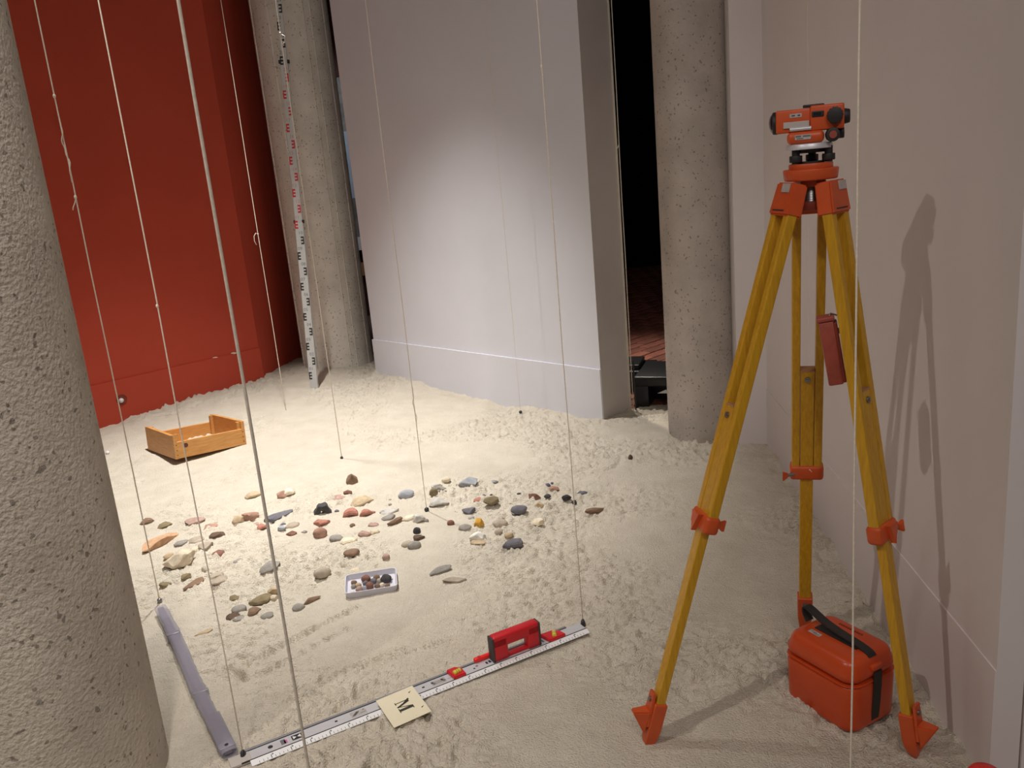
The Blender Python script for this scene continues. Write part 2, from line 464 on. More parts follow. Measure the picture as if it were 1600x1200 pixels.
def sand_h(x, y):
    x = np.asarray(x, float); y = np.asarray(y, float)
    num = np.zeros_like(x); den = np.full_like(x, 1e-6)
    for cx, cy, cz in CTRL:
        wgt = 1.0 / ((x - cx) ** 2 + (y - cy) ** 2 + 0.01) ** 1.5
        num += wgt * cz; den += wgt
    base = num / den
    # patches that were brushed smooth, others churned
    mask = np.clip(perlin(x * 1.7, y * 1.7, 1) * 3.0 + 0.5, 0.10, 1.0)
    n = 0.010 * perlin(x * 2.3, y * 2.3, 2) + 0.008 * perlin(x * 5.5, y * 5.5, 3)
    fine = 0.0065 * perlin(x * 13, y * 13, 4) + 0.0042 * perlin(x * 27, y * 27, 5) + 0.0042 * perlin(x * 50, y * 50, 6) + 0.0026 * perlin(x * 95, y * 95, 9)
    clod = np.clip(perlin(x * 52, y * 52, 7) - 0.10, 0, 1) * 0.026 + np.clip(perlin(x * 30, y * 30, 17) - 0.25, 0, 1) * 0.03
    pit = -np.clip(perlin(x * 24, y * 30, 8) - 0.26, 0, 1) * 0.055
    far = np.clip((y - 4.2) / 1.2, 0, 1)
    bright = np.exp(-(((x + 1.25) / 0.75) ** 2 + ((y - 4.3) / 0.8) ** 2))       # trodden flat patch
    tread = np.exp(-((x + 0.65) / 0.32) ** 2 - ((y - 2.42) / 0.26) ** 2)      # raked area with tool marks
    mask = mask * (1 - 0.72 * tread)
    n = n + (fine * 2.05 + clod * 1.35 + pit * 2.0) * mask * (1 - 0.6 * bright)
    # swept ridges along the foreground
    n += 0.003 * np.sin((x * 0.35 + y * 0.94) * 42 + 4 * perlin(x * 1.2, y * 1.2, 11)) * np.clip(perlin(x * 1.1, y * 1.1, 12) * 2, 0, 1)
    # ragged bank against the walls
    dw = np.minimum(np.minimum(seg_d(x, y, W_A, W_B), seg_d(x, y, R_A, R_B)), seg_d(x, y, S_A, S_B))
    n += np.exp(-(dw / 0.10) ** 2) * (0.030 * perlin(x * 6, y * 6, 13) + 0.018 * perlin(x * 15, y * 15, 14) + 0.008 * perlin(x * 40, y * 40, 15))
    # calm the ground under the straightedge
    dr = seg_d(x, y, RUL_A, RUL_B)
    n *= 1 - 0.85 * np.exp(-(dr / 0.055) ** 4)
    z = base + n
    for mx, my, an, ln, wd, dp in MARKS:
        dx, dy = x - mx, y - my
        s = dx * math.cos(an) + dy * math.sin(an); t = -dx * math.sin(an) + dy * math.cos(an)
        near = (np.abs(s) < ln * 2) & (np.abs(t) < wd * 5)
        if near.any():
            e = np.exp(-(s / (ln * 0.5)) ** 4)
            z = z - np.where(near, dp * np.exp(-(t / wd) ** 2) * e - 0.5 * dp * np.exp(-((t - 2.0 * wd) / wd) ** 2) * e, 0)
    # spoon-shaped hollow beside the near tripod foot, heap by the doorway
    hc = G(1085, 1145)
    z = z - 0.012 * np.exp(-(((x - hc.x) / 0.035) ** 2 + ((y - hc.y) / 0.03) ** 2))
    # sand runs out thinly through the doorway
    dd = (x - 0.60) * 0.72 + (y - 4.35) * 0.69
    out = np.clip((dd - 0.10) / 0.45, 0, 1) * np.clip((x - 0.45) / 0.2, 0, 1) * np.clip((y - 4.05) / 0.2, 0, 1)
    z = z - 0.03 * out
    return z

def sz(x, y):
    return float(sand_h(np.array([x]), np.array([y]))[0])

def inside(poly, X, Y):
    r = np.zeros(X.shape, bool)
    n = len(poly)
    for i in range(n):
        x1, y1 = poly[i][:2]; x2, y2 = poly[(i + 1) % n][:2]
        cnd = ((y1 > Y) != (y2 > Y)) & (X < (x2 - x1) * (Y - y1) / (y2 - y1 + 1e-12) + x1)
        r ^= cnd
    return r

# ------------------------------------------------------------------ the setting
ZT = 4.00           # ceiling height
ZB = -0.14          # slab below the sand

def struct(name, bm, m, label, cat, parent=None, smooth=False, auto=None):
    o = obj(name, bm, m, parent, smooth, auto=auto)
    if parent is None:
        tag(o, label, cat, kind='structure')
    return o

def foot_prism(pts, z0, z1):
    bm = BM()
    prism(bm, [V(p[0], p[1], z0) for p in pts], (0, 0, z1 - z0))
    return bm

bm = BM(); box(bm, (0.3, 5.0, ZT + 0.05), (9.4, 13.0, 0.1))
struct('ceiling', bm, M['ceiling'], 'plain dull ceiling above the sand pit', 'ceiling')

# red wall with its shaded return
rdir = (R_B - R_A).normalized(); rnrm = V(rdir.y, -rdir.x, 0)        # normal towards the room
R_C = R_B + V(math.cos(math.radians(79)), math.sin(math.radians(79)), 0) * 0.75
bm = foot_prism([R_A, R_B, R_C, R_C - rnrm * 0.6, R_A - rnrm * 0.3], ZB, ZT)
wl = struct('wall_left', bm, M['red_wall'], 'terracotta red painted wall behind the wooden crate', 'wall')
bm = BM()
prism(bm, [R_A + V(0, 0, ZB), R_B + V(0, 0, ZB), R_B + rnrm * 0.012 + V(0, 0, ZB), R_A + rnrm * 0.012 + V(0, 0, ZB)], (0, 0, 0.25 - ZB))
bl = struct('baseboard_left', bm, M['red_wall'], 'red painted skirting board along the red wall', 'skirting board')
for px, dw, dh in ((334, 0.022, 0.004), (364, 0.024, 0.007)):
    c = onplane(px, 551, R_B, rnrm); c.z = 0.251
    bm = BM(); sphere(bm, c + rnrm * 0.004, 1, 2, (dw, dw * 0.5, dh))
    obj('sand_crumb', bm, M['red_chip'], bl, True)
# round socket sunk in the red skirting
c = onplane(190, 624, R_B + rnrm * 0.012, rnrm)
root = thing('wall_socket', 'small round recessed socket with white plug in the red skirting', 'socket', c)
bm = BM()
tube(bm, [c + (rdir * math.cos(a) + V(0, 0, 1) * math.sin(a)) * 0.030 + rnrm * 0.001 for a in [k * math.tau / 24 for k in range(25)]], 0.004, 6)
obj('rim', bm, M['dark_orange'], root, True)
bm = BM(); cyl(bm, c - rnrm * 0.001, c + rnrm * 0.002, 0.028, seg=24); obj('recess', bm, M['dark_orange'], root)
bm = BM(); sphere(bm, c + rnrm * 0.002 - rdir * 0.004 - V(0, 0, 0.006), 0.016, 2); obj('plug', bm, M['white_plastic'], root, True)

# white wall block
wdir = (W_B - W_A).normalized(); wnrm = V(wdir.y, -wdir.x, 0)         # towards the sand pit
W_C = V(0.653, 4.640, 0); W_D = W_A + (W_C - W_B)
bm = foot_prism([W_A, W_B, W_C, W_D], ZB, ZT)
wc = struct('wall_center', bm, M['white_wall'], 'white partition wall standing in the middle of the sand', 'wall')
wc.data.materials.append(M['grey_side'])  # end face in a darker grey than the front
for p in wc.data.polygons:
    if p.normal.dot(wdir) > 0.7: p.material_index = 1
bm = BM()
prism(bm, [W_A - wdir * 0.004 + V(0, 0, ZB), W_B + wdir * 0.004 + V(0, 0, ZB), W_B + wdir * 0.004 + wnrm * 0.012 + V(0, 0, ZB), W_A - wdir * 0.004 + wnrm * 0.012 + V(0, 0, ZB)], (0, 0, 0.25 - ZB))
struct('baseboard_center', bm, M['white_wall'], 'white skirting board along the middle partition wall', 'skirting board')
bm = BM(); box(bm, W_C + wdir * 0.002 + V(0, 0, (ZT + ZB) / 2), (0.008, 0.008, ZT - ZB), frame((0, 0, 1), wdir))
struct('trim_1', bm, M['edge_strip'], 'thin pale corner strip on the grey end of the white wall', 'trim')
bm = BM(); bar(bm, W_C + wdir * 0.03 - wnrm * 0.01 + V(0, 0, -0.08), W_C + wdir * 0.028 - wnrm * 0.01 + V(0, 0, 0.25), 0.006, 0.02)
tag(obj('dark_batten', bm, M['black_plastic'], origin=W_C + wdir * 0.03 + V(0, 0, -0.08)), 'thin dark upright batten at the doorway foot of the white wall', 'batten')

# right wall, its free end and the short return to the column
sdir = (S_B - S_A).normalized(); snrm = V(sdir.y, -sdir.x, 0)
if snrm.x > 0: snrm = -snrm
bm = foot_prism([S_A, S_B, S_B + V(0.056, -0.004, 0), S_A + V(0.30, -0.004, 0), V(1.40, 4.30, 0), V(1.085, 4.30, 0), V(1.036, 3.815, 0)], ZB, ZT)
struct('wall_right', bm, M['white_wall_right'], 'off-white wall behind the yellow tripod', 'wall')
bm = BM()
prism(bm, [S_A + V(0, 0, ZB), S_B + V(0, 0, ZB), S_B + snrm * 0.003 + V(0, 0, ZB), S_A + snrm * 0.003 + V(0, 0, ZB)], (0, 0, 0.25 - ZB))
struct('baseboard_right', bm, M['white_wall_right'], 'off-white skirting board along the wall behind the tripod', 'skirting board')
bm = foot_prism([V(1.008, 1.548, 0), V(1.40, 1.52, 0), V(1.40, 1.70, 0), V(1.012, 1.70, 0)], ZB, ZT)
struct('trim_2', bm, M['white_wall_right'], 'pale upright panel against the free end of the off-white wall', 'trim')

# columns
def column(name, cx, cy, r, m, label, seams=(), n=72, group=None):
    bm = BM()
    lo, hi = [], []
    angs = [k * math.tau / n for k in range(n)]
    for s, wdt, amp in seams: angs += [s - wdt, s, s + wdt]
    angs.sort()
    for a in angs:
        rr = r
        for s, wdt, amp in seams:
            if abs(a - s) < 1e-6: rr += amp
        lo.append(bm.verts.new((cx + rr * math.cos(a), cy + rr * math.sin(a), ZB)))
        hi.append(bm.verts.new((cx + rr * math.cos(a), cy + rr * math.sin(a), ZT)))
    k = len(angs)
    for i in range(k):
        bm.faces.new((lo[i], lo[(i + 1) % k], hi[(i + 1) % k], hi[i]))
    bm.faces.new(lo[::-1]); bm.faces.new(hi)
    o = obj(name, bm, m, None, False, auto=12)
    return tag(o, label, 'column', group, 'structure')

column('column', -1.206, 1.785, 0.28, M['column_rough'], 'rough concrete column beside the grey plastic-wrapped bar')
column('column', -1.292, 6.36, 0.260, M['column_smooth'], 'concrete column with board seams behind the levelling staff',
       [(math.radians(a), 0.018, am) for a, am in ((-58, 0.006), (-47, 0.004), (-112, 0.005), (-150, 0.006), (-20, 0.004))])
column('column', 0.918, 4.030, 0.165, M['column'], 'slim concrete column between the doorway and the tripod')

# the dark room beyond: brick floor, black wall
bm = BM(); box(bm, (1.5, 8.0, -0.125), (9.0, 7.4, 0.09))
fl = struct('floor', bm, M['mortar'], 'red brick floor of the dark room behind the doorway', 'floor')
bme = bpy.data.meshes.new('brick')
bm = BM(); box(bm, (0, 0, 0), (0.199, 0.091, 0.03), bevel=0.004, seg=1); bm.to_mesh(bme); bm.free()
bme.materials.append(M['brick'])
bd = V(math.cos(math.radians(44)), math.sin(math.radians(44)), 0); bp_ = V(-bd.y, bd.x, 0)
cand = []
for i in range(-40, 60):
    for j in range(-10, 90):
        p = V(0.9, 4.9, 0) + bd * ((i + 0.5 * (j % 2)) * 0.212) + bp_ * (j - 30) * 0.104
        if p.y < 4.72 or p.y > 11.0 or p.x < -0.3: continue
        q = p.x / p.y
        if 0.118 < q < 0.225:
            cand.append((p.y, p.x, p))
cand.sort()
rb = random.Random(5)
rest = BM()
for k, (yy, xx, p) in enumerate(cand):
    z = -0.078 + rb.uniform(-0.0015, 0.0015)
    if k < 300:
        o = mesh_obj('brick', bme, None, fl)
        o.location = (p.x, p.y, z); o.rotation_euler = (0, 0, math.radians(44) + rb.uniform(-0.01, 0.01))
    else:
        box(rest, (p.x, p.y, z), (0.205, 0.097, 0.03), Matrix.Rotation(math.radians(44), 3, 'Z'))
o = obj('brick_rows', rest, M['brick'], fl); o['kind'] = 'stuff'
bm = BM(); box(bm, (1.5, 11.3, 1.6), (9.0, 0.1, 3.5))
struct('wall_back', bm, M['black_wall'], 'black end wall of the dark room behind the doorway', 'wall')
bm = BM(); box(bm, (4.5, 7.4, 1.6), (0.1, 7.8, 3.5))  # unseen wall, added to keep world light out of the dark room
struct('blocker_wall_right', bm, M['black_wall'], 'added black wall keeping outside light off the dark room', 'wall')
bm = BM(); box(bm, (0.60, 9.3, 1.6), (0.08, 3.9, 3.5))
struct('wall_divider', bm, M['black_wall'], 'black divider between the dark room and the display panels', 'wall')

# black plastic steps in the doorway
def step_block():
    c = V(0.687, 4.735, -0.062)
    root = thing('plastic_step', 'black moulded plastic step standing in the doorway beside the column', 'step', c)
    ex = (V(0.854, 4.600, 0) - V(0.687, 4.735, 0)); ex = V(0.93, -0.36, 0).normalized()
    ey = V(-ex.y, ex.x, 0)
    rot = frame((0, 0, 1), ex)
    Lx, Ly, hh = 0.36, 0.40, 0.185
    bm = BM()
    box(bm, c + ex * Lx / 2 + ey * Ly / 2 + V(0, 0, hh - 0.03), (Lx, Ly, 0.06), rot, 0.014, 3)
    obj('tread', bm, M['black_plastic'], root, auto=40)
    for sx in (0.045, Lx - 0.045):
        bm = BM()
        box(bm, c + ex * sx + ey * Ly / 2 + V(0, 0, 0.065), (0.085, Ly - 0.01, 0.13), rot, 0.008)
        obj('side_support', bm, M['black_plastic'], root, auto=40)
    bm = BM(); box(bm, c + ex * Lx / 2 + ey * (Ly / 2) + V(0, 0, 0.05), (Lx - 0.16, 0.02, 0.10), rot)
    obj('web', bm, M['black_plastic'], root)
    bm = BM()
    prism(bm, [c + ex * 0.14 - ey * 0.0 + V(0, 0, 0.09), c + ex * 0.19 + V(0, 0, 0.112), c + ex * 0.20 + V(0, 0, 0.09)], ey * 0.006)
    obj('sticker', bm, M['white_plastic'], root)
step_block()
c = G(983, 590, 0.05)
root = thing('ramp_slab', 'flat black slab lying beside the black plastic step', 'slab', V(0.78, 5.22, -0.062))
ex = V(0.95, -0.31, 0); rot = frame((0, 0, 1), ex)
bm = BM(); box(bm, V(0.73, 5.24, 0.005), (0.34, 0.30, 0.13), rot, 0.006); obj('base', bm, M['black_plastic'], root)
bm = BM(); box(bm, V(0.70, 5.26, 0.085), (0.26, 0.24, 0.03), rot, 0.005); obj('top_plate', bm, M['black_plastic'], root)

# display panels glimpsed through the slit beside the seamed column
root = thing('display_wall', 'layered display wall glimpsed between the seamed column and white wall', 'display', V(-1.6, 9.3, -0.1))
def band(name, y0, y1, m, yy=9.2):
    z1 = onplane(545, y0, (0, yy, 0), (0, 1, 0)).z if y0 > 0 else 3.2
    z0 = onplane(545, y1, (0, yy, 0), (0, 1, 0)).z
    z0 = max(z0, -0.08)
    bm = BM(); box(bm, (-1.5, yy, (z0 + z1) / 2), (2.6, 0.08, z1 - z0)); obj(name, bm, m, root)
band('upper_panel', 0, 118, M['maroon'])
band('grey_panel', 118, 205, M['rubble_grey'], 9.22)
band('pale_blue_panel', 205, 310, M['blue_panel'])
band('stone_panel', 310, 372, M['rubble_grey'])
band('white_ledge', 372, 392, M['white_plastic'], 9.15)
band('dark_gap', 392, 412, M['black_wall'])
band('brown_shelf', 412, 432, M['brown_box'], 9.15)
band('lower_panel', 432, 900, M['maroon'])
spot('panel_fill_spot', (-1.35, 7.7, 3.1), (-1.5, 9.2, 1.2), 60, 70, 0.7, (0.9, 0.95, 1.0), 0.1)  # added fill spot that brightens the panels seen through the slit

# the sand
def build_sand():
    xs = np.concatenate([np.arange(-3.6, -1.9, 0.014), np.arange(-1.9, -1.0, 0.0065), np.arange(-1.0, -0.2, 0.004), np.arange(-0.2, 1.26, 0.0065)])
    ys = np.concatenate([np.arange(-0.6, 1.35, 0.05), np.arange(1.35, 2.05, 0.0062), np.arange(2.05, 2.75, 0.004), np.arange(2.75, 3.4, 0.0062), np.arange(3.4, 4.8, 0.009), np.arange(4.8, 6.75, 0.012)])
    X, Y = np.meshgrid(xs, ys)
    poly = [(-3.6, -0.6), (1.25, -0.6), (1.25, 1.53), (0.975, 1.57), (1.19, 3.82), (1.06, 3.84), (1.0, 4.2), (1.02, 4.55), (0.98, 4.74), (0.86, 4.72),
            (0.76, 4.76), (0.665, 4.65), (0.50, 4.49), (-0.92, 5.99), (-0.90, 6.4), (-1.3, 6.7), (-1.70, 6.62), (-1.80, 6.06), (-3.6, 4.30)]
    Z = sand_h(X, Y)
    ny, nx = X.shape
    keep = inside(poly, X, Y)
    cell = keep[:-1, :-1] | keep[1:, :-1] | keep[:-1, 1:] | keep[1:, 1:]
    idx = np.arange(ny * nx).reshape(ny, nx)
    q = np.stack([idx[:-1, :-1], idx[:-1, 1:], idx[1:, 1:], idx[1:, :-1]], -1)[cell]
    used = np.unique(q)
    remap = np.full(ny * nx, -1); remap[used] = np.arange(len(used))
    q = remap[q]
    co = np.stack([X.ravel(), Y.ravel(), Z.ravel()], -1)[used]
    me = bpy.data.meshes.new('sand')
    me.vertices.add(len(co)); me.vertices.foreach_set('co', co.ravel())
    me.loops.add(q.size); me.loops.foreach_set('vertex_index', q.ravel().astype(np.int32))
    me.polygons.add(len(q))
    me.polygons.foreach_set('loop_start', np.arange(0, q.size, 4, dtype=np.int32))
    me.polygons.foreach_set('loop_total', np.full(len(q), 4, dtype=np.int32))
    me.polygons.foreach_set('use_smooth', np.ones(len(q), bool))
    me.update(calc_edges=True)
    o = mesh_obj('sand', me, M['sand'])
    tag(o, 'pale trodden sand covering the whole floor of the pit', 'sand', kind='stuff')
build_sand()
bm = BM(); box(bm, (-1.2, 2.7, -0.16), (5.2, 8.2, 0.05))
struct('floor', bm, M['mortar'], 'bare slab hidden under the pale sand', 'floor')

# ------------------------------------------------------------------ tripod
AX = V(0.661, 1.830, 0)
def bolt(parent, c, n, r=0.007, m='steel', name='bolt'):
    bm = BM(); n = Vector(n).normalized()
    cyl(bm, Vector(c) - n * 0.002, Vector(c) + n * 0.004, r, seg=12)
    cyl(bm, Vector(c) + n * 0.004, Vector(c) + n * 0.0055, r * 0.55, seg=6)
    return obj(name, bm, M[m], parent, auto=40)

def build_tripod():
    root = thing('survey_tripod', 'yellow wooden survey tripod with orange metal fittings standing in the sand', 'tripod', V(AX.x, AX.y, 0))
    up = V(0, 0, 1)
    # head plates
    bm = BM()
    cyl(bm, AX + V(0, 0, 1.288), AX + V(0, 0, 1.300), 0.044, seg=36, bevel=0.002)
    obj('head_plate', bm, M['orange'], root, auto=40)
    bm = BM()
    cyl(bm, AX + V(0, 0, 1.266), AX + V(0, 0, 1.289), 0.053, 0.056, seg=36, bevel=0.003)
    obj('head_ring', bm, M['orange'], root, auto=40)
    bm = BM(); cyl(bm, AX + V(0, 0, 1.252), AX + V(0, 0, 1.268), 0.030, seg=6, bevel=0.002); obj('screw_plate', bm, M['orange'], root, auto=40)
    bm = BM()
    for k in range(6):
        cyl(bm, AX + V(0, 0, 1.222 + 0.005 * k), AX + V(0, 0, 1.2268 + 0.005 * k), 0.020, 0.0185, seg=24)
    obj('centring_screw', bm, M['steel'], root, auto=40)
    bm = BM(); cyl(bm, AX + V(0, 0, 1.204), AX + V(0, 0, 1.223), 0.027, seg=24, bevel=0.003); obj('screw_knob', bm, M['dark_orange'], root, auto=40)
    feet = [G(1010, 1160), G(1430, 1174), G(1257, 980)]
    clamps = (0.561, 0.5815, 0.568); inner = (0.356, 0.335, 0.3415); shoe = (0.905, 0.913, 0.893)
    for k, F in enumerate(feet):
        F = V(F.x, F.y, -0.015)
        oh = (V(F.x, F.y, 0) - AX).normalized()
        T = AX + oh * 0.046 + V(0, 0, 1.25)
        a = (F - T).normalized(); Ln = (F - T).length
        s = V(-oh.y, oh.x, 0)
        fr = frame(-a, s)
        o = fr.col[1]
        if o.dot(oh) < 0: o = -o
        P = lambda t: T + a * Ln * t
        # hinge casting
        bm = BM()
        hz = [(-0.033, 0.012), (0.033, 0.012), (0.039, -0.056), (-0.039, -0.056)]
        pts = [T + s * x - a * z + o * 0.016 for x, z in hz]
        prism(bm, pts, -o * 0.036)
        bmesh.ops.bevel(bm, geom=list(bm.edges), offset=0.0035, segments=2, affect='EDGES')
        hg = obj('hinge_casting', bm, M['orange'], root, auto=35)
        bm = BM(); box(bm, T - a * 0.0 + o * 0.0175 + s * 0.012, (0.030, 0.002, 0.018), fr); obj('maker_plate', bm, M['label_grey'], hg)
        bm = BM(); box(bm, T + a * 0.046 + o * 0.0165, (0.046, 0.0015, 0.0025), fr); obj('slot', bm, M['ink'], hg)
        # leg
        bm = BM(); bar(bm, P(0.03) + s * 0.0265, P(clamps[k] + 0.012) + s * 0.0265, 0.0195, 0.023, s, 0.003)
        obj('outer_rail', bm, M['yellow_wood'], root)
        bm = BM(); bar(bm, P(0.03) - s * 0.0265, P(clamps[k] + 0.012) - s * 0.0265, 0.0195, 0.023, s, 0.003)
        obj('outer_rail', bm, M['yellow_wood'], root)
        bm = BM(); bar(bm, P(inner[k]), P(shoe[k] + 0.02), 0.0315, 0.021, s, 0.002)
        inn = obj('sliding_leg', bm, M['yellow_wood'], root)
        bolt(inn, P(inner[k] + 0.018) + o * 0.011, o)
        bolt(inn, P(inner[k] + 0.018) - o * 0.011, -o)
        bm = BM(); bar(bm, P(inner[k] - 0.001), P(inner[k] + 0.002), 0.033, 0.023, s); obj('end_cap', bm, M['brown_box'], inn)
        # clamp band with wing screw
        bm = BM()
        c0 = P(clamps[k])
        box(bm, c0, (0.082, 0.036, 0.042), fr, 0.009, 3)
        cb = obj('clamp_band', bm, M['orange'], root, auto=40)
        bm = BM()
        v = [c0 + o * 0.017 + s * 0.018 * sx + a * (-0.018) for sx in (-1, 1)] + [c0 + o * 0.017 + a * 0.026]
        prism(bm, v, o * 0.012)
        obj('clamp_wedge', bm, M['orange'], cb)
        wo = (-0.026, -0.020, -0.004)[k]
        if k == 0: side = (V(1, -0.5, 0) - V(1, -0.5, 0).dot(a) * a).normalized()
        if k == 1: side = (V(1, 0.1, 0) - V(1, 0.1, 0).dot(a) * a).normalized()
        if k == 2: side = (V(-1, -0.2, 0) - V(-1, -0.2, 0).dot(a) * a).normalized()
        bm = BM(); cyl(bm, c0 + side * (0.036 + wo), c0 + side * (0.056 + wo), 0.004, seg=10); obj('screw', bm, M['steel'], cb)
        bm = BM()
        w1 = c0 + side * (0.054 + wo)
        prism(bm, [w1 - a * 0.005 - o * 0.004, w1 - a * 0.016 + side * 0.016 - o * 0.004, w1 + a * 0.014 + side * 0.016 - o * 0.004, w1 + a * 0.005 - o * 0.004], o * 0.008)
        bmesh.ops.bevel(bm, geom=list(bm.edges), offset=0.002, segments=2, affect='EDGES')
        obj('wing_screw', bm, M['orange'], cb, auto=40)
        # shoe: tapering socket, foot plate and bolt
        bm = BM()
        top = P(shoe[k]); mid = P(shoe[k] + 0.055); tip = F
        ringsd = [(top, 0.020, 0.016), (mid, 0.019, 0.016), (P(0.985), 0.013, 0.013), (P(1.0), 0.006, 0.006)]
        prev = None
        for c, wx, wy in ringsd:
            r4 = [bm.verts.new(c + s * sx * wx + o * sy * wy) for sx, sy in ((-1, -1), (1, -1), (1, 1), (-1, 1))]
            if prev:
                for i in range(4): bm.faces.new((prev[i], prev[(i + 1) % 4], r4[(i + 1) % 4], r4[i]))
            else: bm.faces.new(r4[::-1])
            prev = r4
        bm.faces.new(prev)
        bmesh.ops.bevel(bm, geom=list(bm.edges), offset=0.002, segments=1, affect='EDGES')
        sh = obj('foot_shoe', bm, M['orange'], root, auto=35)
        bm = BM()          # ear standing up behind the bar, and a step to push with the boot
        prism(bm, [top + o * 0.0165 - a * 0.022 + s * 0.012, top + o * 0.0165 - a * 0.022 - s * 0.012, top + o * 0.0165 + a * 0.06 - s * 0.017, top + o * 0.0165 + a * 0.06 + s * 0.017], o * 0.006)
        obj('shoe_ear', bm, M['orange'], sh)
        bm = BM()
        e0 = top + o * 0.020 + a * 0.022
        b0 = [e0 + s * 0.018, e0 - s * 0.018]
        tipo = e0 + oh * 0.042 + V(0, 0, 0.004)
        vs_ = [bm.verts.new(p) for p in (b0[0], b0[1], tipo - s * 0.011, tipo + s * 0.011, e0 + a * 0.062 + s * 0.012, e0 + a * 0.062 - s * 0.012)]
        bm.faces.new((vs_[0], vs_[1], vs_[2], vs_[3]))
        bm.faces.new((vs_[3], vs_[2], vs_[5], vs_[4])); bm.faces.new((vs_[0], vs_[3], vs_[4])); bm.faces.new((vs_[1], vs_[5], vs_[2])); bm.faces.new((vs_[0], vs_[4], vs_[5], vs_[1]))
        bmesh.ops.bevel(bm, geom=list(bm.edges), offset=0.003, segments=2, affect='EDGES')
        obj('foot_step', bm, M['orange'], sh, auto=35)
        bolt(sh, top + o * 0.0225 - a * 0.004, o, 0.006)
        if k == 2: bolt(sh, top - o * 0.017 + a * 0.02, -o, 0.007)
        if k == 0: CL0 = c0 + s * 0.0 + a * 0.02; P0 = P
        if k == 1: CL1 = c0; P1 = P; S1 = s; O1 = o; A1 = a
        if k == 2: CL2 = c0
    # cord tied round the three legs
    bm = BM()
    p0, p1, p2 = P0(0.585), P1(0.585), CL2
    tube(bm, [p0, (p0 + p1) / 2 - V(0, 0, 0.004), p1], 0.0011, 6)
    tube(bm, [P0(0.55), (P0(0.55) + p2) / 2 - V(0, 0, 0.012), p2 - V(0, 0.022, -0.01), p2 - V(-0.02, 0.02, 0.012)], 0.0011, 6)
    tube(bm, [p2 - V(-0.02, 0.02, 0.012), (p1 + p2) / 2 - V(0, 0, 0.03), P1(0.55)], 0.0011, 6)
    obj('tie_cord', bm, M['string'], root, True)
    return P1, S1, O1, A1
P1, S1, O1, A1 = build_tripod()

# leather pouch hung on the right-hand leg
def build_pouch():
    p0 = AX + V(0.045, -0.055, 0); n = V(AX.x, AX.y, 0)
    a = onplane(1290, 500, p0, n); b = onplane(1307, 600, p0, n)
    ax = (b - a).normalized(); ux = V(0.94, -0.34, 0); ux = (ux - ux.dot(ax) * ax).normalized(); dp = ax.cross(ux)
    c = (a + b) / 2
    fr = Matrix((ux, ax.cross(ux), ax)).transposed()
    root = thing('leather_pouch', 'red-brown leather tool pouch hanging on a yellow tripod leg', 'pouch', b)
    bm = BM(); box(bm, c, (0.031, 0.036, 0.140), fr, 0.004); obj('body', bm, M['leather'], root, auto=40)
    bm = BM(); box(bm, c + ux * 0.018, (0.007, 0.040, 0.132), fr, 0.002); obj('flap', bm, M['dark_orange'], root)
    bm = BM(); box(bm, a - ax * 0.004, (0.036, 0.040, 0.010), fr, 0.003); obj('top_cap', bm, M['leather'], root)
    for t in (0.2, 0.86):
        bolt(root, a + (b - a) * t + ux * 0.0205 - dp * 0.004, ux, 0.0065, 'steel', 'stud')
    bm = BM(); tube(bm, [a + ux * 0.0, a + ux * 0.012 - ax * 0.012, a + ux * 0.034 + V(0, 0.02, 0)], 0.002, 6); obj('hook', bm, M['steel'], root, True)
build_pouch()

